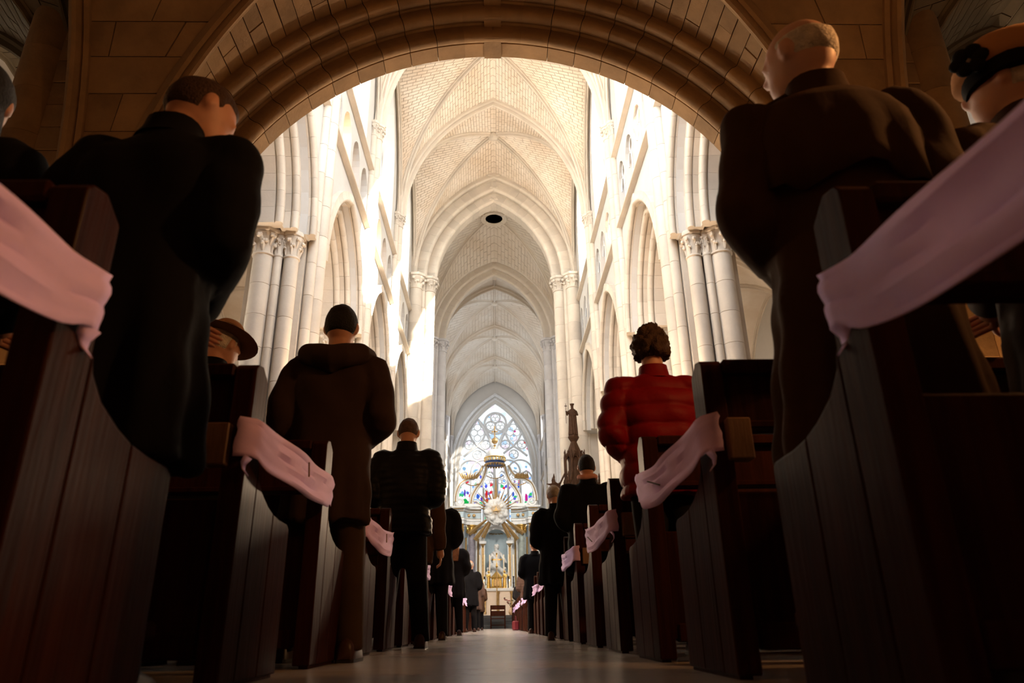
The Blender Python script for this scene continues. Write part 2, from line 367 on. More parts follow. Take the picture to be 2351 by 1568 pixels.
# ---------------------------------------------------------------- piers
def drums(root, x, y, r, z0, z1, hd, name='drum', m='stone', n=14):
    k = max(1, round((z1 - z0) / hd)); h = (z1 - z0) / k
    key = (round(r, 3), round(h, 3), m)
    if key not in DRUM:
        e = .006; me = fix(MB().lathe([(r - .012, 0), (r, e * 1.2), (r, h - e * 1.2), (r - .012, h)], n).data('drum')); me.materials.append(M[m]); autosmooth(me, .8); DRUM[key] = me
    for i in range(k):
        o = link(name, DRUM[key], None, root); o.location = (x, y, z0 + i * h); o.rotation_euler = (0, 0, random.uniform(0, 6))
DRUM = {}; CAPS = {}
def cap_mesh(r, h, seed=1, m='stone'):
    key = (round(r, 3), round(h, 3), m)
    if key in CAPS: return CAPS[key]
    rn = random.Random(seed); b = MB()
    b.lathe([(r * 1.0, 0), (r * 1.14, h * .03), (r * 1.14, h * .08), (r * 1.0, h * .11), (r * 1.02, h * .3), (r * 1.2, h * .62), (r * 1.45, h * .8)], 14)
    for row, (zz, rr, nn, sz) in enumerate(((.42, 1.22, 7, .26), (.66, 1.45, 8, .30))):
        for k in range(nn):
            a = 2 * PI * (k + .5 * row) / nn
            b.tube([(r * .95 * math.cos(a), r * .95 * math.sin(a), h * (zz - .3)), (r * (rr - .12) * math.cos(a), r * (rr - .12) * math.sin(a), h * (zz - .08)), (r * (rr + .12) * math.cos(a), r * (rr + .12) * math.sin(a), h * zz)], [r * .12, r * .2, r * .1], 5)
            for q in range(3):
                a2 = a + rn.uniform(-.25, .25); b.ball((r * (rr + .06) * math.cos(a2), r * (rr + .06) * math.sin(a2), h * (zz + rn.uniform(-.08, .06))), r * sz * rn.uniform(.5, .9), 6, 4)
    b.lathe([(r * 1.35, h * .8), (r * 1.62, h * .84), (r * 1.66, h * .93), (r * 1.58, h), (.01, h)], 8)
    me = fix(b.data('capital')); me.materials.append(M[m]); autosmooth(me, .7); CAPS[key] = me; return me
def capital(root, x, y, r, z, h, m='stone'):
    o = link('capital', cap_mesh(r, h, 3, m), None, root); o.location = (x, y, z); o.rotation_euler = (0, 0, PI / 8); return o
def base(root, x, y, r, m='stone'):
    o = MB().lathe([(r * 1.7, 0), (r * 1.7, .3), (r * 1.4, .36), (r * 1.4, .44), (r * 1.15, .5), (r * 1.02, .62)], 12).obj('column_base', m, root, True); o.location = (x, y, 0)
def nave_pier(sx, y, west=True, east=True, top=ZS):
    p = struct(empty('nave_pier'))
    MB().box(*sorted((sx * 5.22, sx * 6.75)), y - .5, y + .5, 0, 10.2).obj('pier_core', 'stone', p)
    for r, x, dy in ((.14, 5.08, -.30), (.21, 4.98, .02), (.14, 5.08, .33)):
        drums(p, sx * x, y + dy, r, .6, top - .72, 1.02); capital(p, sx * x, y + dy, r, top - .74, .74); base(p, sx * x, y + dy, r)
    for sg, on in ((-1, west), (1, east)):
        if not on: continue
        for r, x, dy in ((.20, 5.52, .68), (.115, 5.84, .82), (.27, 6.22, .84)):
            drums(p, sx * x, y + sg * dy, r, .6, 9.5, .93); capital(p, sx * x, y + sg * dy, r, 9.45, .80); base(p, sx * x, y + sg * dy, r)
    return p
for sx in (-1, 1):
    for i in range(1, 4): nave_pier(sx, SY[i], True, True)
# ---------------------------------------------------------------- nave walls
ORD = [(bead(0, .34, -.22, .30, .085), .25), (bead(-.36, .02, .18, .62, .10), .3), (bead(-.66, -.32, .5, 1.35, .11), .3)]
def lancet_bars(root, x, yc, a, z0, zs, h, sx, r=.06):
    """stone bars of a two-light window head in a YZ plane"""
    b = MB(); b.tube([(x, yc, z0), (x, yc, zs)], r, 6)
    for s in (-1, 1): b.tube([(x, q, z) for q, z in pointed(a / 2, zs, h * .5, 6, yc + s * a / 2)], r * .8, 6)
    zc = zs + h * .58; rr = a * .34
    b.tube([(x, yc + rr * math.cos(t * PI / 8), zc + rr * math.sin(t * PI / 8)) for t in range(17)], r * .8, 6)
    for t in range(4): a2 = t * PI / 2; b.tube([(x, yc + rr * .5 * math.cos(a2) + rr * .42 * math.cos(q * PI / 4), zc + rr * .5 * math.sin(a2) + rr * .42 * math.sin(q * PI / 4)) for q in range(9)], r * .45, 5)
    b.obj('tracery', 'lead', root, True)
nwin = [2]
def window(x, yc, a, sill, zs, h, sx, m='glass', bars=True):
    w = struct(empty('window_%d' % nwin[0])); nwin[0] += 1
    p = [(yc - a, sill), (yc + a, sill)] + list(reversed(pointed(a, zs, h, 8, yc)))
    MB().prism(p, 'x', x - .02, x + .02).obj('pane', m, w)
    ld = bpy.data.lights.new('window_portal', 'AREA'); ld.shape = 'RECTANGLE'; ld.size = 2 * a; ld.size_y = zs + h * .8 - sill; ld.cycles.is_portal = True     # marks the opening for the sky sampling
    lo = bpy.data.objects.new('window_portal', ld); COL.objects.link(lo); lo.parent = w; lo.location = (x - sx * .05, yc, sill + (zs + h * .8 - sill) / 2); lo.rotation_euler = Vector((-sx, 0, 0)).to_track_quat('-Z', 'Y').to_euler()
    if bars: lancet_bars(w, x - sx * .08, yc, a, sill, zs, h, sx, .09)
    return w
def bay_wall(root, sx, y0, y1, m='wall', gm='glass', tri='lancet', clere=True, arcade=True, zoff=0., detail=True):
    yc, L = (y0 + y1) / 2, y1 - y0; a = L / 2 - .82; xf, xb = sx * 5.15, sx * 6.55
    z1, z2 = 15.0, (17.75 if sx < 0 else 18.4)
    wall_panel(MB(), y0, y1, 10.2, z1, [(yc, a, 10.2, 10.2, 3.75)], xf, xb).obj('arcade_wall', m, root)
    if detail:
        h = 3.75
        for prof, _ in ORD: voussoirs(root, a, 10.2, h, [(p, q * -sx) for p, q in prof] if sx > 0 else prof, 9, (xf, yc), 'x', 'stone')
    k = 4; w = L / k - .1; ops = [(y0 + .25 + (L - .5) * (i + .5) / k, (L - .5) / k / 2 - .17, z1 + .35, z1 + (z2 - z1) * .5, .9) for i in range(k)]
    wall_panel(MB(), y0, y1, z1, z2, ops, xf, sx * 5.5, 5).obj('triforium_wall', m, root)
    MB().box(*sorted((sx * 6.3, sx * 6.55)), y0, y1, z1, z2).obj('triforium_back', 'choirstone', root)
    MB().box(*sorted((sx * 5.15, sx * 6.55)), y0, y1, z2 - .02, z2 + .12).obj('triforium_roof', m, root)
    if tri == 'tracery':
        for (q, aa, s0, zs, h) in ops:
            b = MB(); x = sx * 5.28
            for s in (-1, 1): b.tube([(x, u, z) for u, z in pointed(aa / 2, zs - .1, .45, 5, q + s * aa / 2)], .035, 5)
            b.tube([(x, q, s0), (x, q, zs)], .04, 5)
            b.tube([(x, q + aa * .42 * math.cos(t * PI / 5), zs + .52 + aa * .42 * math.sin(t * PI / 5)) for t in range(11)], .035, 5); b.obj('triforium_tracery', 'lead', root, True)
    for z in (z1, z2):
        MB().sweep([(-.10, 0), (-.02, .20), (.06, .20), (.12, 0)], [(sx * 5.14, y0 + .35, z), (sx * 5.14, y1 - .35, z)], (-sx, 0, 0)).obj('string_course', 'stone', root)
    ops = [(yc, L / 2 - 1.35, z2 + .7, 21.8, 4.6)] if clere else []
    wall_panel(MB(), y0, y1, z2, 28.9, ops, xf, sx * 6.2).obj('clerestory_wall', m, root)
    if clere: window(sx * 5.95, yc, L / 2 - 1.35, z2 + .7, 21.8, 4.6, sx, gm)
for sx, nm in ((-1, 'wall_left'), (1, 'wall_right')):
    w = struct(empty(nm))
    for i in range(4): bay_wall(w, sx, SY[i], SY[i + 1], tri='lancet' if sx < 0 else 'tracery', clere=i > 0)
    # side aisle: outer wall, windows and vault
    aw = struct(empty(nm))
    b = MB(); ops = [((SY[i] + SY[i + 1]) / 2, 1.3, 4.5, 8.2, 2.4) for i in range(1, 4)]
    wall_panel(b, SY[0] - 14, 39.2, 0, 15, ops, sx * 12.4, sx * 13.0).obj('aisle_wall', 'wall', aw)
    for o in ops: window(sx * 12.6, *o, sx, m='aisleglass')
    av = struct(empty('ceiling'))
    for i in range(4):
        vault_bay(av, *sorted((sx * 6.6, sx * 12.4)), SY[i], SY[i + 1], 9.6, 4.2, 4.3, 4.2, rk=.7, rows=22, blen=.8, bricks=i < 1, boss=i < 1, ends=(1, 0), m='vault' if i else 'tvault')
# ---------------------------------------------------------------- crossing
def clustered(sx, y, dirs, name='nave_pier', m='stone'):
    p = struct(empty(name))
    MB().box(*sorted((sx * 4.45, sx * 6.6)), min(y, y + dirs * 1.2), max(y, y + dirs * 1.2), 0, ZS).obj('pier_core', m, p)
    for r, x, dy in ((.40, 4.82, -.25), (.14, 4.38, -.1), (.36, 4.02, .22), (.12, 5.25, -.1)):
        drums(p, sx * x, y + dy * dirs, r, .7, ZS - .95, 1.15, m=m, n=18); capital(p, sx * x, y + dy * dirs, r, ZS - 1.0, 1.0, m); base(p, sx * x, y + dy * dirs, r, m)
    return p
for sx in (-1, 1):
    clustered(sx, SY[4], 1); clustered(sx, 49.4, 1, m='choirstone')
t = struct(empty('trim_2'))
for pr in (bead(0, .72, .45, 1.5, .16), bead(.6, 1.35, .05, 1.0, .16), bead(1.25, 2.5, -.3, .95, .12)): voussoirs(t, 3.62, ZS, 5.8, pr, 13, (0, SY[4]), 'y', 'stone')
t = struct(empty('trim_3'))
for pr in (bead(0, .6, .4, 1.2, .14), bead(.5, 1.1, .1, .9, .14), bead(1.0, 2.6, -.15, .8, .1)): voussoirs(t, 3.75, ZS, 5.6, pr, 12, (0, 49.4), 'y', 'choirvault')
# transept arms
for sx, nm in ((-1, 'wall_left'), (1, 'wall_right')):
    w = struct(empty(nm))
    for y0, y1 in ((39.5, 40.1), (49.6, 50.2)): MB().box(*sorted((sx * 5.6, sx * 16.2)), y0, y1, 0, 28.9).obj('transept_wall', 'wall', w)
    wall_panel(MB(), 40.1, 49.6, 0, 28.9, [(44.85, 3.2, 6.5, 15, 6)], sx * 16, sx * 16.6).obj('transept_end', 'wall', w)
    window(sx * 16.3, 44.85, 3.2, 6.5, 15, 6, sx, 'transglass')
    c = struct(empty('ceiling')); vault_bay(c, *sorted((sx * 5, sx * 16)), 40.2, 49.6, ZS, 6.8, 7.4, 6.8, bricks=False, ribs='d', boss=False)
# choir walls
for sx, nm in ((-1, 'wall_left'), (1, 'wall_right')):
    w = struct(empty(nm))
    MB().box(*sorted((sx * 5.15, sx * 6.4)), CY[0] - .2, CY[1], 0, 28.9).obj('choir_pier_wall', 'choirstone', w)
    for i in range(1, 4): bay_wall(w, sx, CY[i], CY[i + 1], m='choirstone', gm='choirglass', tri='tracery', detail=True)
    for i in range(1, 5):
        p = struct(empty('choir_pier'))
        MB().box(*sorted((sx * 5.2, sx * 6.5)), CY[i] - .75, min(CY[i] + .75, 78.9), 0, 10.2).obj('pier_core', 'choirstone', p)
        for r, dy in ((.12, -.26), (.18, 0.)) + (((.12, .26),) if i < 4 else ()):
            drums(p, sx * 5.02, CY[i] + dy - (.2 if i == 4 else 0), r, 0, ZS - .7, 1.6, m='choirstone', n=10); capital(p, sx * 5.02, CY[i] + dy - (.2 if i == 4 else 0), r, ZS - .72, .72, 'choirstone')
    MB().box(*sorted((sx * 9.6, sx * 9.9)), 50.2, 79, 0, 15).obj('ambulatory_wall', 'choirstone', w)
    MB().box(*sorted((sx * 6.3, sx * 9.9)), 50.2, 79, 14.6, 14.9).obj('ambulatory_roof', 'choirstone', w)
# ---------------------------------------------------------------- east wall and great window
RZ = Matrix.Rotation(-PI / 2, 4, 'Z')
ew = struct(empty('wall_back'))
o = wall_panel(MB(), -6.4, 6.4, 0, 29, [(0, 4.15, 10.5, 16.6, 7.6)], -79.0, -80.4, 16).obj('east_wall', 'wall', ew); o.matrix_local = RZ
for pr in (bead(0, .35, .25, .9, .12), bead(.3, .7, .0, .6, .1), bead(.65, .95, -.2, .2, .1)): voussoirs(ew, 4.15, 16.6, 7.6, pr, 14, (0, 79.0), 'y', 'lead')
for s in (-1, 1):
    for r, x, y in ((.12, 4.2, 79.25), (.12, 4.5, 79.0), (.10, 4.85, 78.85)): drums(ew, s * x, y, r, 8, 16.6, 1.4, m='lead', n=8)
gw = struct(empty('window_1')); GY = 79.55
def bars(paths, r_, name='tracery_bar', m='lead', n=6):
    for p in paths: MB().tube([(x, GY - .1, z) for x, z in p], r_ * (1.35 if r_ < .1 else 1), n).obj(name, m, gw, True)
Rm, thm, em = arc_frame(4.15, 7.6)
def arcpts(cx, R, a0, a1, n=14, zs=16.6): return [(cx + R * math.cos(math.radians(a0 + (a1 - a0) * i / n)), zs + R * math.sin(math.radians(a0 + (a1 - a0) * i / n))) for i in range(n + 1)]
# two great sub-arches: same curvature as the main arch
subh = math.sqrt(Rm * Rm - (Rm - 2.07) ** 2); sub = {s: pointed(2.07, 16.6, subh, 10, s * 2.07) for s in (-1, 1)}
bars([[(0, 10.5), (0, 17.2)]], .30, 'mullion', 'lead', 8)
bars([sub[-1], sub[1]], .20)
for s in (-1, 1):
    c = s * 2.07; lw = 4.14 / 3
    bars([[(s * lw, 10.5), (s * lw, 16.4)], [(s * 2 * lw, 10.5), (s * 2 * lw, 16.4)]], .09, 'mullion')
    for k in range(3):
        xc = s * (lw * (k + .5)); bars([pointed(lw / 2, 15.2, 1.1, 6, xc)], .07)
        for q, zz in ((-.3, 15.1), (.3, 15.1), (0, 15.65)): bars([[(xc + q * .8 + .26 * math.cos(t * PI / 4), zz + .24 * math.sin(t * PI / 4)) for t in range(9)]], .028)
    bars([pointed(lw, 16.2, 1.35, 8, c - lw / 2), pointed(lw, 16.2, 1.35, 8, c + lw / 2)], .075)
    # crossing curves, trefoils and the long quatrefoil
    bars([[(c - 1.55, 18.0), (c - .75, 18.65), (c, 19.15), (c + .6, 19.9), (c + 1.05, 20.9)], [(c + 1.55, 18.0), (c + .75, 18.65), (c, 19.15), (c - .6, 19.9), (c - 1.05, 20.9)]], .09)
    for tx, tz in ((c - .95, 19.35), (c + .95, 19.35), (c, 18.2)):
        bars([[(tx + .52 * math.cos(t * PI / 7), tz + .52 * math.sin(t * PI / 7)) for t in range(15)]], .05)
        for a in (90, 210, 330): bars([[(tx + .25 * math.cos(math.radians(a)) + .24 * math.cos(t * PI / 4), tz + .25 * math.sin(math.radians(a)) + .24 * math.sin(t * PI / 4)) for t in range(9)]], .022)
    for qx, qz, rr in ((0, .62, .4), (0, -.62, .4), (.38, 0, .4), (-.38, 0, .4)): bars([[(c + qx + rr * math.cos(t * PI / 5), 20.75 + qz + rr * math.sin(t * PI / 5)) for t in range(11)]], .028)
ring = [(1.25 * math.cos(t * PI / 12), 21.85 + 1.25 * math.sin(t * PI / 12)) for t in range(25)]; bars([ring], .09)
for a in (90, 210, 330):
    tx, tz = .64 * math.cos(math.radians(a)), 21.85 + .64 * math.sin(math.radians(a)); bars([[(tx + .56 * math.cos(t * PI / 7), tz + .56 * math.sin(t * PI / 7)) for t in range(15)]], .06)
    for b in (90, 210, 330): bars([[(tx + .24 * math.cos(math.radians(b)) + .24 * math.cos(t * PI / 4), tz + .24 * math.sin(math.radians(b)) + .24 * math.sin(t * PI / 4)) for t in range(9)]], .022)
bars([[(0, 17.2), (0, 19.2)], [(-.75, 19.6), (0, 20.3), (.75, 19.6)]], .06)
def pane(poly, m, dy=0.): return MB().prism(poly, 'y', GY + dy, GY + dy + .02).obj('pane', m, gw)
lw = 4.14 / 3
for s in (-1, 1):
    for k in range(3):
        xc = s * (lw * (k + .5)); pane([(xc - lw / 2, 10.5), (xc + lw / 2, 10.5)] + list(reversed(pointed(lw / 2, 15.2, 1.1, 6, xc))), 'eastglass2' if k < 9 else 'eastglass')
pane([(-4.14, 15.2), (4.14, 15.2), (4.14, 16.6)] + list(reversed(pointed(4.14, 16.6, 7.58, 14)))[1:], 'eastglass', .03)
def shard(px, py, w, h, m, seed):
    rn = random.Random(seed); c = at(px, py, GY - .03); k = .047
    MB().prism([(c.x + w * k * math.cos(t * PI / 4.5) * rn.uniform(.55, 1.1), c.z + h * k * math.sin(t * PI / 4.5) * rn.uniform(.55, 1.1)) for t in range(9)], 'y', GY - .03, GY - .015).obj('coloured_pane', m, gw)
for i, (px, py, w, h, m) in enumerate([(1068, 1152, 7, 10, 'g_green'), (1067, 1132, 3, 10, 'g_violet'), (1074, 1132, 2.5, 4, 'g_violet'), (1117, 1135, 4, 14, 'g_red'), (1119, 1150, 6, 6, 'g_red'), (1108, 1146, 5, 9, 'g_violet'), (1097, 1140, 5, 7, 'g_blue'), (1208, 1142, 5, 12, 'g_pink'), (1191, 1115, 4, 8, 'g_blue'), (1178, 1135, 4, 8, 'g_blue'), (1166, 1115, 3, 5, 'g_red'), (1160, 1140, 4, 6, 'g_sky'), (1066, 1076, 5, 5, 'g_sky'), (1093, 1082, 6, 6, 'g_sky'), (1208, 1072, 4, 4, 'g_sky'), (1183, 1075, 4, 4, 'g_sky'), (1205, 1014, 4, 5, 'g_red'), (1212, 1029, 4, 5, 'g_red'), (1182, 990, 4, 3, 'g_pink'), (1180, 1000, 5, 4, 'g_sky'), (1123, 958, 3, 2, 'g_sky')]): shard(px, py, w, h, m, i)
# roofs over everything
rf = struct(empty('ceiling')); MB().box(-6.6, 6.6, 10.6, 80.4, 29.0, 29.3).obj('roof_deck', 'mortar', rf)
for s in (-1, 1): MB().box(*sorted((s * 6.0, s * 13.1)), -3.3, 39.6, 15.0, 15.2).obj('aisle_roof', 'mortar', rf); MB().box(*sorted((s * 6.0, s * 16.6)), 39.4, 50.3, 28.9, 29.1).obj('transept_roof', 'mortar', rf)

# ---------------------------------------------------------------- the tribune over the camera
TR = 5.85; TZ = 5.4; TYC, TYD = 6.9, 2.5
tc = struct(empty('ceiling')); YE = 9.75
def Dg(sx, sy):
    def f(s): a = s * PI / 2; x = TR * math.cos(a); return Vector((sx * x, TYC + sy * TYD * x / TR, TZ + TR * math.sin(a)))
    return f
inner = Vector((0, TYC, 4.))
for sx in (-1, 1):
    for sy in (1, -1):
        d = Dg(sx, sy); ye = YE if sy > 0 else 3.4
        E_ = lambda s, d=d, ye=ye: Vector((d(s).x, ye, d(s).z)); Sd = lambda s, d=d, sx=sx: Vector((sx * 6.6, d(s).y, d(s).z))
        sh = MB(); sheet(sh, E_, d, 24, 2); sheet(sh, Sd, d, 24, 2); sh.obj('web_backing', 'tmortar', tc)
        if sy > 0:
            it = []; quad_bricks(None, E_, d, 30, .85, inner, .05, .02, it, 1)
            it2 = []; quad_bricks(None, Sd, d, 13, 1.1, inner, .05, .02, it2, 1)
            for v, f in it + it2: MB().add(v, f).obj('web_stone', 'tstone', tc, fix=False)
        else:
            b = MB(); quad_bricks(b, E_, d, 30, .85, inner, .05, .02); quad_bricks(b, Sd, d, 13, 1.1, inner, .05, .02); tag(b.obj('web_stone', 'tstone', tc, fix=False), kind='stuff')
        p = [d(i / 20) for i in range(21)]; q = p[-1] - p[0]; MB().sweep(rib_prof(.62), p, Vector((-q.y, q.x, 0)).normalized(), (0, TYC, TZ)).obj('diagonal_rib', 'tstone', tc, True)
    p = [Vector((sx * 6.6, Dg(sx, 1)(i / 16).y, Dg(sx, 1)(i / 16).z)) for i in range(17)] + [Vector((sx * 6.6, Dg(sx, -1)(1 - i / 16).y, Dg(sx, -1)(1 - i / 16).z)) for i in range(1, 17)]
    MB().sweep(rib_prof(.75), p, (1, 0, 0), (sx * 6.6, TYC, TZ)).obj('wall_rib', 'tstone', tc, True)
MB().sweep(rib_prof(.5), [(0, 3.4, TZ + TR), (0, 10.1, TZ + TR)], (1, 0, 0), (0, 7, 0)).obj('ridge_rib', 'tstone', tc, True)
MB().box(-13, 13, -3.2, 10.8, 12.0, 12.3).obj('tribune_deck', 'tmortar', tc)
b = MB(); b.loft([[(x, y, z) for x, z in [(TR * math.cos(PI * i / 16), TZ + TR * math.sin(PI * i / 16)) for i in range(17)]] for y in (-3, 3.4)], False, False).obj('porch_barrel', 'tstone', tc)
t = struct(empty('trim_1'))
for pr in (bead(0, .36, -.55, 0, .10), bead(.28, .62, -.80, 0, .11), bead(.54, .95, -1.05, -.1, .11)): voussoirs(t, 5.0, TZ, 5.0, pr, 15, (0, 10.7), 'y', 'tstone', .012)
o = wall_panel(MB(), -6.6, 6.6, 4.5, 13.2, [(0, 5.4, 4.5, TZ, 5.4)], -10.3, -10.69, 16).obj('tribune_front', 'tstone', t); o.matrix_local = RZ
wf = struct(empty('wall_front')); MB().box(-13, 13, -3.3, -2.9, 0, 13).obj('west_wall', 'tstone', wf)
for sx in (-1, 1):
    p = struct(empty('tribune_pier'))
    MB().box(*sorted((sx * 5.06, sx * 7.35)), 9.62, 10.69, 0, 12).obj('pier_core', 'tmortar', p)
    rn = random.Random(5); h = .46
    for c in range(26):
        xs = [4.98, 5.75 + (c % 2) * .35, 6.6 + (c % 2) * .3, 7.4]
        for j in range(3):
            x0, x1 = xs[j] + .007, xs[j + 1] - .007
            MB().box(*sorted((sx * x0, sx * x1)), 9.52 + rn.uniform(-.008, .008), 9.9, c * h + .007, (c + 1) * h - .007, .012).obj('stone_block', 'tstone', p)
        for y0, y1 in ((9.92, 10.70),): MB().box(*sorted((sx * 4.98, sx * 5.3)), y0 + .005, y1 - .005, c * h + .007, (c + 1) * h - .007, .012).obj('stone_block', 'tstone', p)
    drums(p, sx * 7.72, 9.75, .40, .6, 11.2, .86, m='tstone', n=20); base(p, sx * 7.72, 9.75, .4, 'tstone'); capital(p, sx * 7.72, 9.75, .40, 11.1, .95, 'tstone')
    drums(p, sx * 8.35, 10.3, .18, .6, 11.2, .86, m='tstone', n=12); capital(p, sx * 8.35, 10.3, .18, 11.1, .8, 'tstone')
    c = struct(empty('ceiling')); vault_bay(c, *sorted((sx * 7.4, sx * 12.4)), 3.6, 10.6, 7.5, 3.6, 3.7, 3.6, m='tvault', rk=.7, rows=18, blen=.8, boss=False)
# ================================================================ PEWS
PITCH = 1.075; RX, LX = .72, -.82
END = [(0, 0), (0, 1.0), (.02, 1.02), (.07, 1.03), (.135, .99), (.135, .72), (.155, .655), (.205, .61), (.29, .575), (.36, .557), (.44, .548), (.55, .545), (.575, .53), (.575, 0)]
def clip_board(y0, y1):
    """outline of one vertical board of the pew end between y0 and y1"""
    def top(y):
        pts = END[1:-1]
        for i in range(len(pts) - 1):
            if pts[i][0] <= y <= pts[i + 1][0] and pts[i + 1][0] > pts[i][0]:
                k = (y - pts[i][0]) / (pts[i + 1][0] - pts[i][0]); z = pts[i][1] + k * (pts[i + 1][1] - pts[i][1])
                if not (pts[i][0] == pts[i + 1][0]): return z
        return .53
    ys = sorted(set([y0, y1] + [p[0] for p in END if y0 < p[0] < y1]))
    return [(y0, .012)] + [(y, (1.0 if y == 0 else top(y)) if not (abs(y - .135) < 1e-6 and y0 >= .13) else .72) for y in ys] + [(y1, .012)]
def pew_mesh():
    d = {}
    def board(y0, y1, t, nm):
        b = MB().prism(clip_board(y0, y1), 'x', 0, t); me = fix(b.data(nm)); bm = bmesh.new(); bm.from_mesh(me)
        bmesh.ops.bevel(bm, geom=[e for e in bm.edges if len(e.link_faces) == 2 and e.calc_face_angle(0) > .5], offset=.005, segments=2, affect='EDGES', profile=.5); bm.to_mesh(me); bm.free(); return me
    d['post'] = board(0, .137, .075, 'post'); d['end_board'] = [board(.140, .355, .055, 'end_board'), board(.358, .575, .055, 'end_board')]
    d['shoe'] = MB().box(.01, .05, .02, .56, 0, .014).data('plinth')
    d['backrest'] = MB().box(.06, 3.6, .03, .075, .765, .99, .006).data('backrest')
    d['lower_back'] = MB().box(.06, 3.6, .04, .08, .09, .565, .006).data('lower_back')
    d['top_rail'] = MB().box(.075, 3.6, -.005, .11, .97, 1.02, .008).data('top_rail')
    d['seat'] = MB().box(.05, 3.6,   .08, .40, .425, .46, .008).data('seat')
    d['book_ledge'] = MB().box(.07, 3.6, -.03, .03, .765, .79, .004).data('book_ledge')
    d['kneeler'] = MB().box(.12, 3.55, -.34, -.18, .14, .19, .01).data('kneeler')
    d['foot_rail'] = MB().box(.10, 3.55, .03, .09, .08, .16, .006).data('foot_rail')
    d['far_end'] = MB().prism(END, 'x', 3.6, 3.66).data('far_end')
    d['block'] = MB().box(.055, .135, -.035, .03, .66, .80, .004).data('block')
    for k, v in d.items():
        for me in (v if isinstance(v, list) else [v]): fix(me); me.materials.append(M['wood2' if k == 'block' else 'wood'])
    return d
PM = pew_mesh()
def pew(side, y, near, block, label, group):
    sx = 1 if side == 'R' else -1
    r = empty('pew', ((RX if sx > 0 else LX), y, 0)); r.scale = (sx, 1, 1); tag(r, label, 'pew', group)
    for k in ('post', 'end_board', 'backrest', 'lower_back', 'top_rail', 'seat', 'far_end', 'shoe') + (('book_ledge', 'kneeler', 'foot_rail') if near else ()) + (('block',) if block else ()):
        v = PM[k]
        for me in (v if isinstance(v, list) else [v]): link({'shoe': 'plinth'}.get(k, k), me, None, r)
    return r
RIB = {'L': [1, 3] + list(range(6, 29, 2)), 'R': list(range(1, 29, 2))}      # pew gaps closed by a cloth swag
NPEW = 33; PY = {'R': [1.235 + PITCH * i for i in range(NPEW)], 'L': [1.225 + PITCH * 1.01 * i for i in range(NPEW)]}
ORDN = ['first', 'second', 'third', 'fourth', 'fifth', 'sixth', 'seventh', 'eighth', 'ninth', 'tenth', 'eleventh', 'twelfth', 'thirteenth', 'fourteenth', 'fifteenth', 'sixteenth', 'seventeenth', 'eighteenth', 'nineteenth', 'twentieth']
ORDN += ['twenty-' + o for o in ORDN[:9]] + ['thirtieth'] + ['thirty-' + o for o in ORDN[:9]]
for sd, side in (('L', 'left'), ('R', 'right')):
    pew(sd, PY[sd][0] - PITCH, True, True, 'dark oak pew at the very back on the %s of the aisle, under the tribune' % side, 'oak pews along the aisle')
    for i, y in enumerate(PY[sd]):
        if i < NPEW: lb = 'dark oak pew on the %s of the aisle, %s row in front of the rearmost' % (side, ORDN[i])
        else: lb = 'dark oak pew far up the %s side of the aisle, towards the altar' % side
        pew(sd, y, i < 14, i in RIB[sd] and i < 14, lb, 'oak pews along the aisle')

# ---------------------------------------------------------------- cloth swags from post to post
def swag(sd, i, sag, label, w=.145, seed=0, z0=.82, z1=.85, tail=True):
    sx = 1 if sd == 'R' else -1; X = (RX if sd == 'R' else LX) - sx * .012
    ya = (PY[sd][i] if i >= 0 else PY[sd][0] - PITCH) - .035; yb = (PY[sd][i + 1]) + .11; rn = random.Random(seed)
    r = empty('ribbon_swag', (X, ya, z0 - w)); tag(r, label, 'ribbon', 'cloth swags between the pews')
    n, m = 34, 9; ph = rn.uniform(0, 6); rings = []
    for a in range(n + 1):
        t = a / n; row = []; s4 = 4 * t * (1 - t)
        pinch = 1 - .16 * math.exp(-((t - .04) / .05) ** 2) - .12 * math.exp(-((t - .96) / .05) ** 2)
        for k in range(m + 1):
            q = k / m; edge = math.exp(-(t / .16) ** 2) + math.exp(-((1 - t) / .16) ** 2)
            z = z0 + (z1 - z0) * t - w * q * (pinch + .10 * s4) - sag * s4 * (.82 + .30 * q)
            fold = .006 * edge * math.sin(9 * q + ph + 7 * t) + .010 * math.sin(5 * q * PI + 3 * t + ph) * s4 + .006 * math.sin(14 * t + 5 * q + ph) + .05 * s4 * (q - .35) * rn.choice((1, 1))
            row.append((-sx * (.004 + abs(fold) + .02 * s4) + sx * .05 * max(0, 1 - t / .035), (yb - ya) * t, z - (z0 - w)))
        rings.append(row)
    b = MB(); b.loft(rings, False, False); o = b.obj('cloth_band', 'ribbon', r, True, fix=False)
    sm = o.modifiers.new('thickness', 'SOLIDIFY'); sm.thickness = .003
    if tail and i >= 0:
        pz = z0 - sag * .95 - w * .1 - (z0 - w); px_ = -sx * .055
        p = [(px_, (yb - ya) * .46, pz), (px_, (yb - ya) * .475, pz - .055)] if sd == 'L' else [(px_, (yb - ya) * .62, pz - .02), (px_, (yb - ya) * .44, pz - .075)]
        MB().tube(p, .0035, 5).obj('pin_and_crease', 'wood2' if sd == 'L' else 'wood', r)  # left: tan pin; right: dark rod standing in for a crease's shade
    if tail:
        y = yb - ya - .01 if i < 0 else .02
        MB().loft([[(-sx * .006 + sx * .02 * math.sin(k), y + .03 * k / 3 - .02 + u * .012 * (3 - k), (z1 - z0 + w) * (i < 0) - w * (i < 0) - .02 * k + .01) for u in (-1, 1)] for k in range(4)], False, False).obj('loose_end', 'ribbon', r, True, fix=False).modifiers.new('thickness', 'SOLIDIFY').thickness = .003
    return r
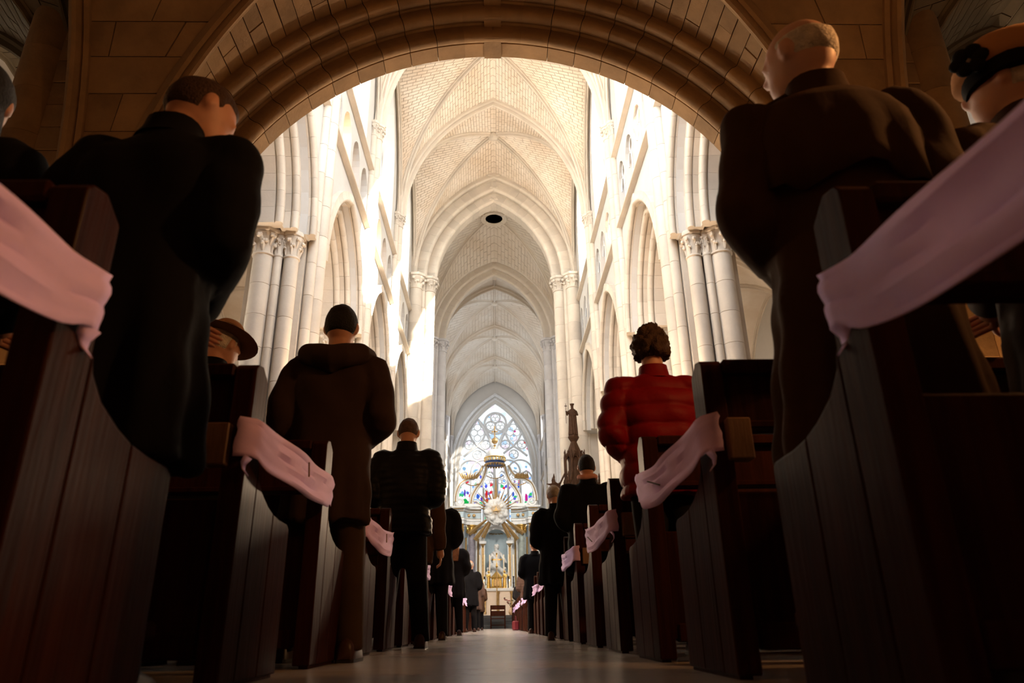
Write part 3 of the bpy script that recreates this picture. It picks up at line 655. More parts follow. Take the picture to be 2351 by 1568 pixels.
for sd, side in (('L', 'left'), ('R', 'right')):
    swag(sd, -1, .10 if sd == 'R' else .06, 'wide pale pink cloth swag at the rearmost %s pews, hanging nearest the tribune' % side, seed=3, w=.135, z0=.85, z1=.855)
    for j, i in enumerate(RIB[sd]):
        sag = [.09, .05, .03, .04, .05, .03][j % 6] if j else (.06 if sd == 'R' else .02)
        lb = 'pale pink cloth swag on the %s, %s swag up the aisle from the rearmost' % (side, ORDN[j]) if j < 40 else 'small pale pink cloth swag far up the %s side of the aisle' % side
        if not j: lb = 'pale pink cloth swag hung between the %s pews below the %s' % (side, 'red jacket' if sd == 'R' else 'hooded brown coat')
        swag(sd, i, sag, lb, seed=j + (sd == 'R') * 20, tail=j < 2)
# ================================================================ PEOPLE
def fab(name, col, rough=.9, var=.2, bump=.06, bs=90, sheen=0.): M[name] = mat(name, col, rough, var=var, nscale=6, bump=bump, bscale=bs, sheen=sheen, spec=.10); return name
for a in (('trench_brown', (.048, .024, .011)), ('dark_brown_wool', (.040, .024, .020)), ('black_wool', (.006, .006, .008)), ('charcoal_wool', (.016, .015, .017)), ('navy_black', (.009, .010, .015)), ('brown_wool', (.06, .032, .02)), ('dark_trousers', (.008, .007, .008)), ('olive_trousers', (.050, .030, .016)), ('beige_felt', (.42, .22, .10)), ('black_felt', (.008, .008, .008)), ('pink_scarf', (.62, .33, .28)), ('tan_felt', (.34, .19, .11)), ('taupe_nylon', (.10, .062, .050))): fab(*a)
fab('red_nylon', (.17, .003, .006), .55, .15, .12, 40); fab('black_nylon', (.008, .008, .012), .5, .2, .12, 40)
M['skin'] = mat('skin', (.50, .26, .18), .55, var=.12, nscale=9, trans=.08); M['skin2'] = mat('pale_skin', (.56, .33, .25), .5, var=.12, nscale=9, trans=.08)
for n, c in (('hair_dark', (.020, .012, .008)), ('hair_brown', (.055, .026, .014)), ('hair_grey', (.42, .40, .37)), ('hair_white', (.66, .62, .56)), ('hair_ginger', (.30, .11, .03)), ('hair_black', (.007, .006, .006)), ('hair_buzz', (.10, .06, .045))): M[n] = mat(n, c, .7, var=.35, nscale=30, bump=.6, bscale=120, spec=.3)
def remesh(mb, vox, sm=3):
    me = mb.data('tmp'); fix(me); o = bpy.data.objects.new('tmp', me); COL.objects.link(o)
    r = o.modifiers.new('r', 'REMESH'); r.mode = 'VOXEL'; r.voxel_size = vox
    if sm: s = o.modifiers.new('s', 'SMOOTH'); s.factor = .5; s.iterations = sm
    dg = bpy.context.evaluated_depsgraph_get(); e = o.evaluated_get(dg); out = bpy.data.meshes.new_from_object(e)
    bpy.data.objects.remove(o); bpy.data.meshes.remove(me); return out
def get_v(me): a = np.empty(len(me.vertices) * 3); me.vertices.foreach_get('co', a); return a.reshape(-1, 3)
def get_n(me): a = np.empty(len(me.vertices) * 3); me.vertex_normals.foreach_get('vector', a); return a.reshape(-1, 3)
def set_v(me, a): me.vertices.foreach_set('co', np.ascontiguousarray(a).ravel()); me.update()
def ell(z, hx, df, db, yc=0., n=26, e=2.4, xc=0.):
    out = []
    for k in range(n):
        t = 2 * PI * k / n; c, s = math.cos(t), math.sin(t); d = df if s > 0 else db
        out.append((xc + hx * math.copysign(abs(c) ** (2 / e), c), yc + d * math.copysign(abs(s) ** (2 / e), s), z))
    return out
def smooth01(x): x = np.clip(x, 0, 1); return x * x * (3 - 2 * x)
HC = Vector((0, .005, 1.635))     # centre of the head for a body 1.75 tall
def hair_fn(kind, seed):
    def f(d):
        x, y, z = d; nz = mnoise.noise(Vector((x * 5 + seed, y * 5, z * 5)))
        cover = min(1, max(0, (z - .28 + .3 * max(0, -y)) * 6)) if y > .35 else min(1, max(0, (z + (.30 if y > -.1 else .66)) * 5))
        if kind == 'bald': cover = min(1, max(0, (.42 - z) * 5)) * min(1, max(0, (z + .55) * 5)) * min(1, max(0, (.45 - y) * 4))
        if kind == 'curly':
            cv = min(1, max(0, (z + .78) * 3)) if y < .2 else min(1, max(0, (z - .05) * 5))
            return .9 + cv * (.44 + .22 * mnoise.noise(Vector((x * 4 + seed, y * 4, z * 4))) + .20 * mnoise.noise(Vector((x * 11 + seed, y * 11, z * 11))))
        k = {'short': .17, 'buzz': .135, 'bald': .125, 'long': .24, 'grey': .2}.get(kind, .17)
        return .9 + cover * (k + .03 * nz)
    return f
def person(X, Y, H, label, coat='coat', cm='black_wool', hem=.62, hair='short', hm='hair_dark', skin='skin', bow=.1, turn=0., roll=0., bend=0., arms=('front', 'front'), wide=1., quilt=0., qamp=.012, hood=False, hat=None, scarf=None, yoke=False, collar=True, tm='dark_trousers', vox=.014, folds=.012, rz=0., feet=((-.11, 0), (.11, 0)), seed=0, elbow=.245, cat='person', hands=True, shoe='leather'):
    r = empty('person', (X, Y, 0), rz); r.scale = (H / 1.75,) * 3; tag(r, label, cat)
    Rh = Matrix.Rotation(roll, 4, 'Y') @ Matrix.Rotation(turn, 4, 'Z') @ Matrix.Rotation(-bow, 4, 'X'); piv = Vector((0, -.01, 1.49))
    def headx(a):
        m = np.array(Rh.to_3x3()); p = np.array(piv); return (a - p) @ m.T + p
    def pose(a):
        a = a.copy(); th = bend * smooth01((a[:, 2] - .85) / .65); y, z = a[:, 1].copy(), a[:, 2] - .9
        a[:, 1] = y * np.cos(th) + z * np.sin(th); a[:, 2] = np.where(th > 0, .9 + z * np.cos(th) - y * np.sin(th), a[:, 2]); return a
    def finish(me, name, m, par=r, hd=False, ang=1.2):
        a = get_v(me)
        if hd: a = headx(a)
        set_v(me, pose(a)); me.materials.clear(); me.materials.append(M[m]); autosmooth(me, ang); return link(name, me, None, par)
    w = wide
    sh = {-1: Vector((-.19 * w, -.012, 1.375)), 1: Vector((.19 * w, -.012, 1.375))}; el, wr = {}, {}
    for s, a in zip((-1, 1), arms):
        el[s] = Vector((s * elbow * w, -.045, 1.085)) if a == 'front' else Vector((s * .27 * w, -.03, 1.10))
        wr[s] = Vector((s * .06, .25, 1.03)) if a == 'front' else Vector((s * .29 * w, .04, .84))
    # ---- body: one continuous figure
    b = MB()
    b.loft([ell(z, hx, d, d) for z, hx, d in ((.84, .13, .09), (1.0, .13, .09), (1.2, .14, .09), (1.38, .15, .08), (1.44, .09, .07))])
    b.tube([(0, -.02, 1.38), (0, -.012, 1.46), (0, .005, 1.56)], [.065, .058, .058], 14)
    for s in (-1, 1):
        b.tube([sh[s] + Vector((-s * .05, 0, -.01)), sh[s], el[s], wr[s]], [.05, .05, .042, .03], 10)
        f = feet[0 if s < 0 else 1]; b.tube([(s * .085, 0, .9), (s * .09 + (f[0] - s * .11) * .5, .02, .5), (f[0], f[1], .09)], [.075, .055, .04], 10)
        d = (wr[s] - el[s]).normalized(); b.tube([wr[s] - d * .02, wr[s] + d * .03, wr[s] + d * .07, wr[s] + d * .095], [.028, .036, .037, .024], 10)
    hb = MB(); hb.ball(HC, (.076, .096, .108), 20, 14); hb.ball(HC + Vector((0, .032, -.055)), (.058, .066, .072), 16, 10); hb.ball(HC + Vector((0, .098, -.012)), (.014, .02, .024), 8, 6)
    hb.ball(HC + Vector((0, .085, -.062)), (.026, .014, .012), 8, 6)
    for s in (-1, 1):
        hb.ball(HC + Vector((s * .080, -.005, -.010)), (.010, .021, .032), 10, 8); hb.ball(HC + Vector((s * .030, .080, .005)), (.02, .016, .01), 8, 6)
    a = headx((np.array(hb.v) - np.array(HC)) * 1.06 + np.array(HC)); b.add([tuple(q) for q in a], hb.f)
    me = remesh(b, max(.0095, vox * .7), 2)
    if hands:
        o = len(me.vertices); hbm = bmesh.new(); hbm.from_mesh(me); fm = MB()
        for s in (-1, 1):
            d = (wr[s] - el[s]).normalized(); pc = wr[s] + d * .095; up = Vector((0, 0, 1)) if abs(d.z) < .8 else Vector((0, 1, 0)); sd = d.cross(up).normalized(); up = sd.cross(d); inn = Vector((-s, 0, 0))
            curl = inn * .02 - up * .01
            for k in range(4):
                q = pc + up * (.026 - .0175 * k); L = (.070, .080, .075, .060)[k]
                fm.tube([q - d * .03, q + d * .02, q + d * (.02 + L * .5) + curl * .5, q + d * (.015 + L * .8) + curl * 1.8, q + d * (.018 + L * .88) + curl * 2.1], [.0095, .0098, .009, .0078, .003], 7)
            q = wr[s] + d * .04 + up * .03; fm.tube([q, q + up * .022 + d * .02 + inn * .006, q + up * .022 + d * .052 + inn * .016], [.011, .0095, .007], 6)
        vs = [hbm.verts.new(p) for p in fm.v]
        for q in fm.f:
            try: hbm.faces.new([vs[i] for i in q])
            except ValueError: pass
        bmesh.ops.recalc_face_normals(hbm, faces=hbm.faces); hbm.to_mesh(me); hbm.free()
    finish(me, 'body', skin)
    # ---- hair
    n = 26 if vox < .016 else 16
    if hair == 'curly': n = 56
    if hair:
        b = MB(); b.ball(HC + Vector((0, -.004, .006)), (.082, .103, .112), n, int(n * .7), hair_fn(hair, seed))
        if hair == 'long': b.loft([ell(z, hx, .05, d, yc, 18) for z, hx, d, yc in ((1.22, .085, .03, -.11), (1.34, .105, .05, -.085), (1.46, .100, .07, -.045), (1.58, .085, .085, -.02), (1.66, .07, .08, -.01))])
        me = remesh(b, .008 if hair != 'curly' else .009, 1) if hair in ('long',) else fix(b.data('hair'))
        finish(me, 'hair', hm, hd=True)
    # ---- coat
    b = MB(); fl = max(.222, .215 + (.62 - hem) * .22) * w
    rows = [(hem, fl, .17, .165), (hem + .12, fl * .985, .165, .16), (.92, .205 * w, .15, .15), (1.06, .198 * w, .14, .138), (1.20, .212 * w, .145, .142), (1.28, .222 * w, .14, .138), (1.345, .218 * w, .12, .122), (1.395, .185 * w, .10, .10), (1.43, .135 * w, .086, .084), (1.462, .085, .076, .072), (1.485, .070, .066, .064)]
    rows = [q for q in rows if q[0] <= hem + .13 or q[0] > hem + .16]
    b.loft([ell(z, hx, df, db, -.01) for z, hx, df, db in rows])
    for s in (-1, 1):
        K = [sh[s] + Vector((-s * .07, 0, -.01)), sh[s], sh[s].lerp(el[s], .55) + Vector((s * .014, -.004, 0)), el[s], el[s].lerp(wr[s], .5) + Vector((0, 0, -.008)), wr[s] + (wr[s] - el[s]).normalized() * .01]; KR = [.080, .088, .082, .078, .068, .058]; P_, R_ = [], []
        for i in range(5):
            for k in range(4):
                t = k / 4; a_, b_, c_, d_ = K[max(i - 1, 0)], K[i], K[i + 1], K[min(i + 2, 5)]; P_.append(.5 * ((2 * b_) + (c_ - a_) * t + (2 * a_ - 5 * b_ + 4 * c_ - d_) * t * t + (3 * b_ - a_ - 3 * c_ + d_) * t ** 3)); R_.append(KR[i] * (1 - t) + KR[i + 1] * t)
        b.tube(P_ + [K[-1]], R_ + [KR[-1]], 14)
    me = remesh(b, vox, 5); a = get_v(me); nn = get_n(me); z = a[:, 2]; th = np.arctan2(a[:, 1], a[:, 0]); disp = np.zeros(len(a)); rn = random.Random(seed); p1, p2 = rn.uniform(0, 6), rn.uniform(0, 6)
    if quilt:
        ph = (z - .06 * np.abs(a[:, 0]) * 0 + .10 * (a[:, 0] ** 2)) / quilt; fr = ph - np.floor(ph); disp += qamp * (np.abs(np.sin(PI * fr)) ** .6 - .6); disp += .004 * np.sin(a[:, 0] * 30 + z * 20 + p1)
    low = smooth01((1.05 - z) / .5); disp += folds * low * (np.sin(7 * th + p1) + .5 * np.sin(13 * th + p2)); disp += folds * .5 * np.sin(a[:, 0] * 26 + z * 14 + p2) * smooth01((z - 1.0) / .2) * (0 if quilt else 1)
    disp += .004 * np.sin(z * 34 + a[:, 0] * 18 + p1) * (np.abs(a[:, 0]) > .2 * w)
    set_v(me, a + nn * disp[:, None]); ct = finish(me, 'coat', cm)
    if collar:
        b = MB(); b.loft([ell(zz, hx, hx * 1.0, hx * .98, -.010, 20) for zz, hx in ((1.435, .096), (1.465, .086), (1.50, .080), (1.515, .079), (1.51, .071), (1.47, .068))]); me = fix(b.data('collar')); finish(me, 'collar', cm)
    if hood:
        b = MB(); pts = [(-.11, .10, 1.455), (-.15, 0, 1.45), (-.13, -.09, 1.435), (-.06, -.145, 1.41), (0, -.155, 1.395), (.06, -.145, 1.41), (.13, -.09, 1.435), (.15, 0, 1.45), (.11, .10, 1.455)]
        b.tube(pts, [.035, .055, .062, .066, .068, .066, .062, .055, .035], 12); b.tube([(-.09, -.10, 1.40), (0, -.15, 1.35), (.09, -.10, 1.40)], [.03, .04, .03], 8); me = remesh(b, vox, 4); finish(me, 'hood', cm)
    if yoke:
        b = MB(); rr = []
        for zz, k in ((1.425, 1.06), (1.395, 1.06), (1.34, 1.06), (1.28, 1.07), (1.20, 1.09), (1.14, 1.12)):
            hx = np.interp(zz, [1.14, 1.28, 1.345, 1.395, 1.43], [.225, .230, .226, .195, .145]) * w; d = np.interp(zz, [1.14, 1.28, 1.345, 1.43], [.142, .146, .130, .094])
            rr.append([(hx * k * math.cos(t), -.01 + d * k * math.sin(t) - .017 * math.sin(t * 13 + .6) * (1.425 - zz) * 3.4, zz - (.02 * math.sin(6 * t + 1) + .03 * abs(math.cos(t))) * (zz < 1.15)) for t in [PI * 1.02 + PI * .96 * k2 / 24 for k2 in range(25)]])
        b.loft(rr, False, False); me = b.data('storm_flap'); o = finish(me, 'storm_flap', cm, ct); o.modifiers.new('thickness', 'SOLIDIFY').thickness = .008
        for s in (-1, 1):
            b = MB(); b.box(-.028, .028, -.085, .085, -.006, .008, .004); q = np.array(b.v) @ np.array((Matrix.Rotation(s * .5, 3, 'Y') @ Matrix.Rotation(PI / 2, 3, 'Z'))).T + np.array((s * .165 * w, -.015, 1.437)); b.v = [tuple(p) for p in q]; me = fix(b.data('epaulette')); finish(me, 'epaulette', cm, ct, ang=.5)
    if scarf:
        b = MB(); b.tube([(.082 * math.cos(t * PI / 8), -.01 + .082 * math.sin(t * PI / 8), 1.515 + .008 * math.sin(t)) for t in range(17)], .027, 8, False); me = remesh(b, .009, 2); finish(me, 'scarf', scarf)
    if hat == 'brim':
        b = MB(); prof = [(.02, .135), (.07, .13), (.092, .10), (.102, .055), (.112, .045), (.185, .028), (.19, .022), (.11, .032), (.095, .03)]; b.lathe(prof, 26, HC + Vector((0, -.005, .012))); me = fix(b.data('hat')); h = finish(me, 'hat', 'tan_felt', hd=True)
        b = MB(); b.lathe([(.1035, .055), (.0985, .085), (.096, .085), (.10, .05)], 26, HC + Vector((0, -.005, .012))); finish(fix(b.data('hat_band')), 'hat_band', 'black_felt', h, True)
    if hat == 'beret':
        b = MB(); b.ball(HC + Vector((.0, -.012, .05)), (.128, .142, .115), 28, 18, lambda d: (1 + .035 * math.sin(5 * math.atan2(d.y, d.x)) * (1 - d.z ** 2)) * (1 if d.z > -.2 else .86)); h = finish(fix(b.data('hat')), 'hat', 'beige_felt', hd=True)
        b = MB(); b.lathe([(.104, -.012), (.116, -.014), (.122, .012), (.120, .035), (.104, .03)], 28, HC + Vector((0, -.010, 0))); finish(fix(b.data('hat_band')), 'hat_band', 'black_felt', h, True)
        for q in range(6):
            b = MB(); a2 = q * PI / 3; c = HC + Vector((-.122, .055, .045)); b.ball(c + Vector((-.008, .030 * math.cos(a2), .030 * math.sin(a2))), (.012, .024, .024), 8, 6); finish(fix(b.data('rosette_petal')), 'rosette_petal', 'black_felt', h, True)
    # ---- legs and shoes
    b = MB(); b.loft([ell(zz, hx, d, d) for zz, hx, d in ((.80, .155, .12), (.92, .165, .12), (1.0, .15, .11))])
    for s in (-1, 1):
        f = feet[0 if s < 0 else 1]; b.tube([(s * .085, 0, .90), (s * .088, 0, .78), (s * .09 + (f[0] - s * .11) * .5, .015, .48), (f[0], f[1] + .005, .10), (f[0], f[1] + .008, .045)], [.095, .098, .078, .066, .070], 12)
    finish(remesh(b, max(.016, vox), 3), 'trousers', tm)
    for s in (-1, 1):
        f = feet[0 if s < 0 else 1]; prof = [(-.075, .028, .055), (-.06, .038, .085), (-.01, .042, .095), (.05, .044, .075), (.11, .047, .055), (.165, .04, .042), (.19, .022, .03)]
        b = MB(); b.loft([[(f[0] + hw * math.cos(t), f[1] + yy, .012 + hh * max(0, math.sin(t)) ** .55) for t in [2 * PI * k / 14 for k in range(14)]] for yy, hw, hh in prof]); sho = finish(fix(b.data('shoe')), 'shoe', shoe)
        b = MB(); b.loft([[(f[0] + u * hw * 1.06, f[1] + yy, zz) for u, zz in ((-1, 0), (1, 0), (1, .014), (-1, .014))] for yy, hw, hh in prof]); finish(fix(b.data('sole')), 'sole', 'sole', sho, ang=.5)
    return r
def row_y(sd, y):
    """nearest standing place in front of a pew seat"""
    return min((p + .70 for i, p in enumerate(PY[sd]) if i not in RIB[sd] or y < 8), key=lambda q: abs(q - y))
person(1.05, 1.82, 2.05, 'elderly balding man in a long brown trench coat with storm flap, standing beside the aisle', 'long', 'trench_brown', .40, 'bald', 'hair_white', 'skin2', bow=.02, turn=.78, roll=-.03, bend=0., wide=.96, yoke=True, elbow=.24, vox=.010, folds=.018, tm='olive_trousers', seed=4, rz=-.16)
person(1.75, 1.86, 1.97, 'person in a beige hat with a black rosette and brown coat, beside the trench coat', 'long', 'trench_brown', .40, 'short', 'hair_white', 'skin2', bow=0., turn=.75, wide=1.03, hat='beret', vox=.010, tm='olive_trousers', seed=9)
person(-1.04, 1.84, 1.95, 'man in a black overcoat with bowed head, standing left of the aisle', 'coat', 'black_wool', .50, 'short', 'hair_brown', bow=.30, turn=-.75, roll=-.02, bend=.12, wide=.95, elbow=.25, vox=.011, seed=2, rz=-.03)
person(-1.70, 1.90, 1.93, 'person with long dark hair in a black coat, left of the man with bowed head', 'coat', 'black_wool', .5, 'long', 'hair_black', bow=0., turn=.35, vox=.013, seed=11)
person(-2.62, 4.0, 1.86, 'dark-haired person in a black coat glimpsed under the near left cloth swag', 'coat', 'charcoal_wool', .5, 'short', 'hair_dark', vox=.016, seed=12, turn=-.4)
person(-1.70, 4.02, 1.92, 'person in a wide-brimmed tan hat and black coat, half hidden behind the black overcoat', 'coat', 'black_wool', .5, 'short', 'hair_white', bow=.3, turn=-.5, hat='brim', vox=.014, seed=13)
person(-.97, 4.12, 2.07, 'man in a dark brown hooded wool coat with short black hair', 'coat', 'dark_brown_wool', .60, 'short', 'hair_black', bow=.08, wide=0.98, hood=True, collar=False, vox=.011, elbow=.25, seed=5, tm='olive_trousers', feet=((-.15, 0), (.17, -.12)), shoe='leather')
person(-.80, 6.27, 1.97, 'man with close-cropped hair in a black quilted jacket', 'jacket', 'black_nylon', .80, 'buzz', 'hair_buzz', bow=.28, wide=1.01, quilt=.052, qamp=.007, vox=.012, seed=6, bend=.06, feet=((-.12, 0), (.16, -.06)), arms=('front', 'front'))
person(-.87, row_y('L', 7.4), 1.86, 'person in a dark brown coat with one arm hanging, behind the black quilted jacket', 'jacket', 'brown_wool', .7, 'short', 'hair_dark', vox=.014, seed=7, arms=('front', 'side'), wide=0.98, bend=.03)
person(-.80, row_y('L', 9.5), 1.93, 'grey-haired man in a black coat with raised collar, left side of the aisle', 'coat', 'navy_black', .6, 'short', 'hair_grey', 'skin2', bow=.25, wide=1.05, vox=.014, seed=8, elbow=.25)
def far(px, py, sd, H, label, **k):
    p = at(px, py, 10.); q = (p.z - CAMH) / 10; Y = row_y(sd, (H - CAMH) / q); person(p.x / 10 * Y, Y, H, label, vox=.02, **k)
far(1043, 1228, 'L', 1.82, 'person with ginger hair in a dark coat on the left', hair='long', hm='hair_ginger', cm='charcoal_wool', seed=21, wide=0.97)
far(1080, 1290, 'L', 1.84, 'bald person in a black coat in front of the ginger hair', hair='bald', hm='hair_grey', cm='black_wool', seed=22, wide=1.01)
far(1091, 1311, 'L', 1.80, 'white-haired person in a taupe coat far up on the left', hair='grey', hm='hair_white', cm='taupe_nylon', seed=23, wide=1.01)
far(1100, 1330, 'L', 1.80, 'person in a brown coat, front-most of those standing on the left', hair='short', hm='hair_brown', cm='brown_wool', seed=24)
person(.97, 4.08, 1.87, 'woman in a red quilted puffer jacket with curly dark hair', 'jacket', 'red_nylon', .78, 'curly', 'hair_brown', bow=.12, turn=-.25, wide=1.05, quilt=.105, qamp=.016, vox=.010, elbow=.25, seed=31, folds=.004)
person(.95, row_y('R', 7.25), 1.81, 'man in a black coat with a pink scarf and short black hair', 'coat', 'black_wool', .6, 'short', 'hair_black', scarf='pink_scarf', wide=1.07, vox=.012, seed=32, elbow=.25)
person(.70, row_y('R', 8.4), 1.70, 'grey-haired person with bowed head in a black coat beside the pink scarf', 'coat', 'black_wool', .6, 'grey', 'hair_grey', 'skin2', bow=.3, turn=.3, wide=1.01, vox=.014, seed=33, elbow=.25)
far(1227, 1246, 'R', 1.78, 'person with fair hair in a black coat on the right of the aisle', hair='short', hm='hair_ginger', cm='black_wool', seed=34, wide=1.10)
far(1212, 1290, 'R', 1.80, 'person in a taupe quilted jacket on the right of the aisle', hair='short', hm='hair_brown', cm='taupe_nylon', seed=35, wide=1.10, quilt=.07, qamp=.01)
far(1196, 1325, 'R', 1.78, 'person in a dark coat, front-most of those standing on the right', hair='short', hm='hair_dark', cm='charcoal_wool', seed=36)
person(2.84, 4.08, 1.86, 'person in a black coat glimpsed between the trench coat and the beige hat', 'coat', 'black_wool', .5, 'short', 'hair_black', vox=.016, seed=37)
# ================================================================ ALTAR END
stp = struct(empty('trim_4'))
for i in range(4): MB().box(-3.7 + .05 * i, 3.7 - .05 * i, 37.7 + .36 * i, 50, .158 * i + .004, .158 * (i + 1), .012).obj('step', 'darkstone', stp)
PZ = .632
def PZp(py, Y, px=1140): return at(px, py, Y).z
def PXp(px, Y, py=1300): return at(px, py, Y).x
# ---- celebration altar
AY = 41.5; x0, x1 = PXp(1106, AY), PXp(1181, AY); zt = PZp(1351, AY)
al = empty('altar', ((x0 + x1) / 2, AY, PZ)); tag(al, 'cream altar table with a white top in front of the retable', 'altar'); W2 = (x1 - x0) / 2; HT = zt - PZ
MB().box(-W2, W2, -.45, .45, HT - .16, HT, .02).obj('table_top', 'white', al); MB().box(-W2 + .12, W2 - .12, -.36, .36, .08, HT - .16).obj('altar_body', 'cream', al); MB().box(-W2 + .05, W2 - .05, -.42, .42, 0, .1).obj('plinth', 'cream', al)
for x in (-W2 + .2, 0, W2 - .2):
    c = MB().lathe([(.07, .1), (.07, .18), (.05, .22), (.05, HT - .34), (.08, HT - .24), (.08, HT - .16)], 10, (x, -.40, 0)).obj('colonnette', 'gold2', al, True)
for x in (-1, 1): MB().box(min(x * .12, x * (W2 - .32)), max(x * .12, x * (W2 - .32)), -.375, -.36, .2, HT - .24).obj('front_panel', 'cream', al)
# ---- gradine with tabernacle and candles
GYR = 43.2; gz = PZp(1352, GYR)
gr = empty('gradine', (PXp(1140, GYR), GYR, PZ)); tag(gr, 'pale stone shelf behind the altar carrying the candlesticks', 'shelf'); MB().box(-2.1, 2.1, -.2, 1.2, 0, gz - PZ - .1).obj('shelf_body', 'whitestone', gr); MB().box(-2.2, 2.2, -.26, 1.25, gz - PZ - .1, gz - PZ, .02).obj('shelf_top', 'whitestone', gr)
tb = empty('tabernacle', (PXp(1140, GYR), GYR + .1, gz)); tag(tb, 'gilded tabernacle between two gold angels', 'tabernacle')
MB().lathe([(.36, 0), (.38, .08), (.32, .14), (.30, .55), (.36, .62), (.22, .78), (.06, .95)], 12).obj('casket', 'gold', tb, True); MB().box(-.16, .16, -.36, -.29, .14, .52, .02).obj('door', 'gold2', tb)
for s in (-1, 1):
    g = MB(); g.loft([ell(z, a, d, d, 0, 12, 2, s * .46) for z, a, d in ((0, .13, .12), (.3, .11, .1), (.6, .09, .08), (.74, .12, .07), (.84, .04, .04))]); g.ball((s * .46, -.02, .94), .075, 10, 8); g.tube([(s * .46, -.05, .72), (s * .3, -.12, .6), (s * .22, -.1, .7)], .035, 6); g.loft([[(s * .5 + s * .02 * i, .06 + .03 * i, .4 + .1 * i), (s * (.56 + .05 * i), .08 + .04 * i, .55 + .14 * i), (s * .5, .05, .78)] for i in range(3)]); g.obj('angel', 'gold', tb, True)
CL = {1101: 'at the left end', 1112: 'second from the left end', 1124: 'beside the left gold angel', 1157.5: 'beside the right gold angel', 1168.5: 'second from the right end', 1180: 'at the right end'}
for px in (1101, 1112, 1124, 1157.5, 1168.5, 1180):
    p = at(px, 1352, GYR); c = empty('candlestick', (p.x, GYR + .75, gz)); tag(c, 'tall bronze candlestick with a long white candle %s on the shelf' % CL[px], 'candlestick', 'altar candlesticks')
    MB().lathe([(.13, 0), (.13, .05), (.05, .1), (.035, .3), (.06, .36), (.035, .42), (.035, .66), (.07, .72), (.02, .74)], 10).obj('stick', 'iron', c, True); MB().lathe([(.035, .72), (.033, 1.95), (.01, 1.98)], 8).obj('candle', 'wax', c, True)
for px, s in ((1111.5, 'left'), (1170, 'right')):
    p = at(px, 1352, AY); c = empty('pillar_candle', (p.x, AY - .15, zt)); tag(c, 'thick lit candle on the %s end of the altar' % s, 'candle')
    MB().lathe([(.045, 0), (.045, .36), (.02, .36)], 10).obj('wax', 'wax', c, True); MB().ball((0, 0, .42), (.018, .018, .05), 8, 6).obj('flame', 'flame', c, True)
# ---- processional cross
cy = 40.6; c = empty('processional_cross', (PXp(1140.5, cy), cy, PZ)); tag(c, 'tall brass processional cross on a thin pole before the altar', 'cross'); z = PZp(1300, cy) - PZ
MB().lathe([(.2, 0), (.2, .04), (.04, .08), (.02, .12)], 10).obj('foot', 'gold2', c, True); MB().tube([(0, 0, .06), (0, 0, z)], .026, 8).obj('pole', 'gold2', c); MB().ball((0, 0, z), .07, 10, 8).obj('knop', 'gold', c, True)
b = MB(); b.box(-.03, .03, -.02, .02, z + .05, z + .62); b.box(-.22, .22, -.02, .02, z + .32, z + .38)
for q in ((-.24, .35), (.24, .35), (0, .66)): b.ball((q[0], 0, z + q[1]), .055, 8, 6)
b.obj('crucifix', 'gold', c); MB().tube([(0, -.04, z + .5), (0, -.04, z + .16)], [.05, .03], 8).obj('corpus', 'wax', c)
# ---- chair, vase
hy = 37.15; p0, p1 = PXp(1126.5, hy), PXp(1158, hy); zc = PZp(1389.5, hy); c = empty('chair', ((p0 + p1) / 2, hy, 0)); tag(c, 'dark wooden chair with a slatted back at the foot of the altar steps', 'chair'); w = (p1 - p0) / 2
for s in (-1, 1):
    MB().box(s * w - .03, s * w + .03, -.03, .03, 0, zc, .006).obj('leg', 'wood', c); MB().box(s * w - .03, s * w + .03, .40, .46, 0, .46, .006).obj('leg', 'wood', c)
MB().box(-w, w, -.02, .46, .44, .48, .006).obj('seat', 'wood', c)
for z0, z1 in ((zc - .20, zc), (zc - .50, zc - .26)): MB().box(-w, w, -.015, .02, z0, z1, .006).obj('backrest', 'wood', c)
MB().box(-w, w, -.015, .02, .14, .18).obj('stretcher', 'wood', c)
vy = 39.3; p = at(1174, 1411, vy); v = empty('flower_vase', (p.x, vy, PZ)); tag(v, 'round clay vase with dried red flowers on the steps', 'vase'); MB().lathe([(.07, 0), (.10, .02), (.15, .12), (.15, .22), (.09, .32), (.07, .36), (.08, .38), (.06, .37)], 16).obj('vase', 'clay', v, True)
rn = random.Random(3)
for k in range(14):
    a, l = rn.uniform(2.2, 4.4) if k % 3 else rn.uniform(0, 6), rn.uniform(.25, .7); e = (math.cos(a) * l * .6, math.sin(a) * l * .25, .36 + l * .75); s = MB().tube([(0, 0, .3), (e[0] * .4, e[1] * .4, .36 + l * .4), e], .006, 4).obj('stem', 'leaf', v)
    MB().ball(e, (.045, .045, .03), 7, 5).obj('flower', 'flower' if k % 2 else 'leaf', s)
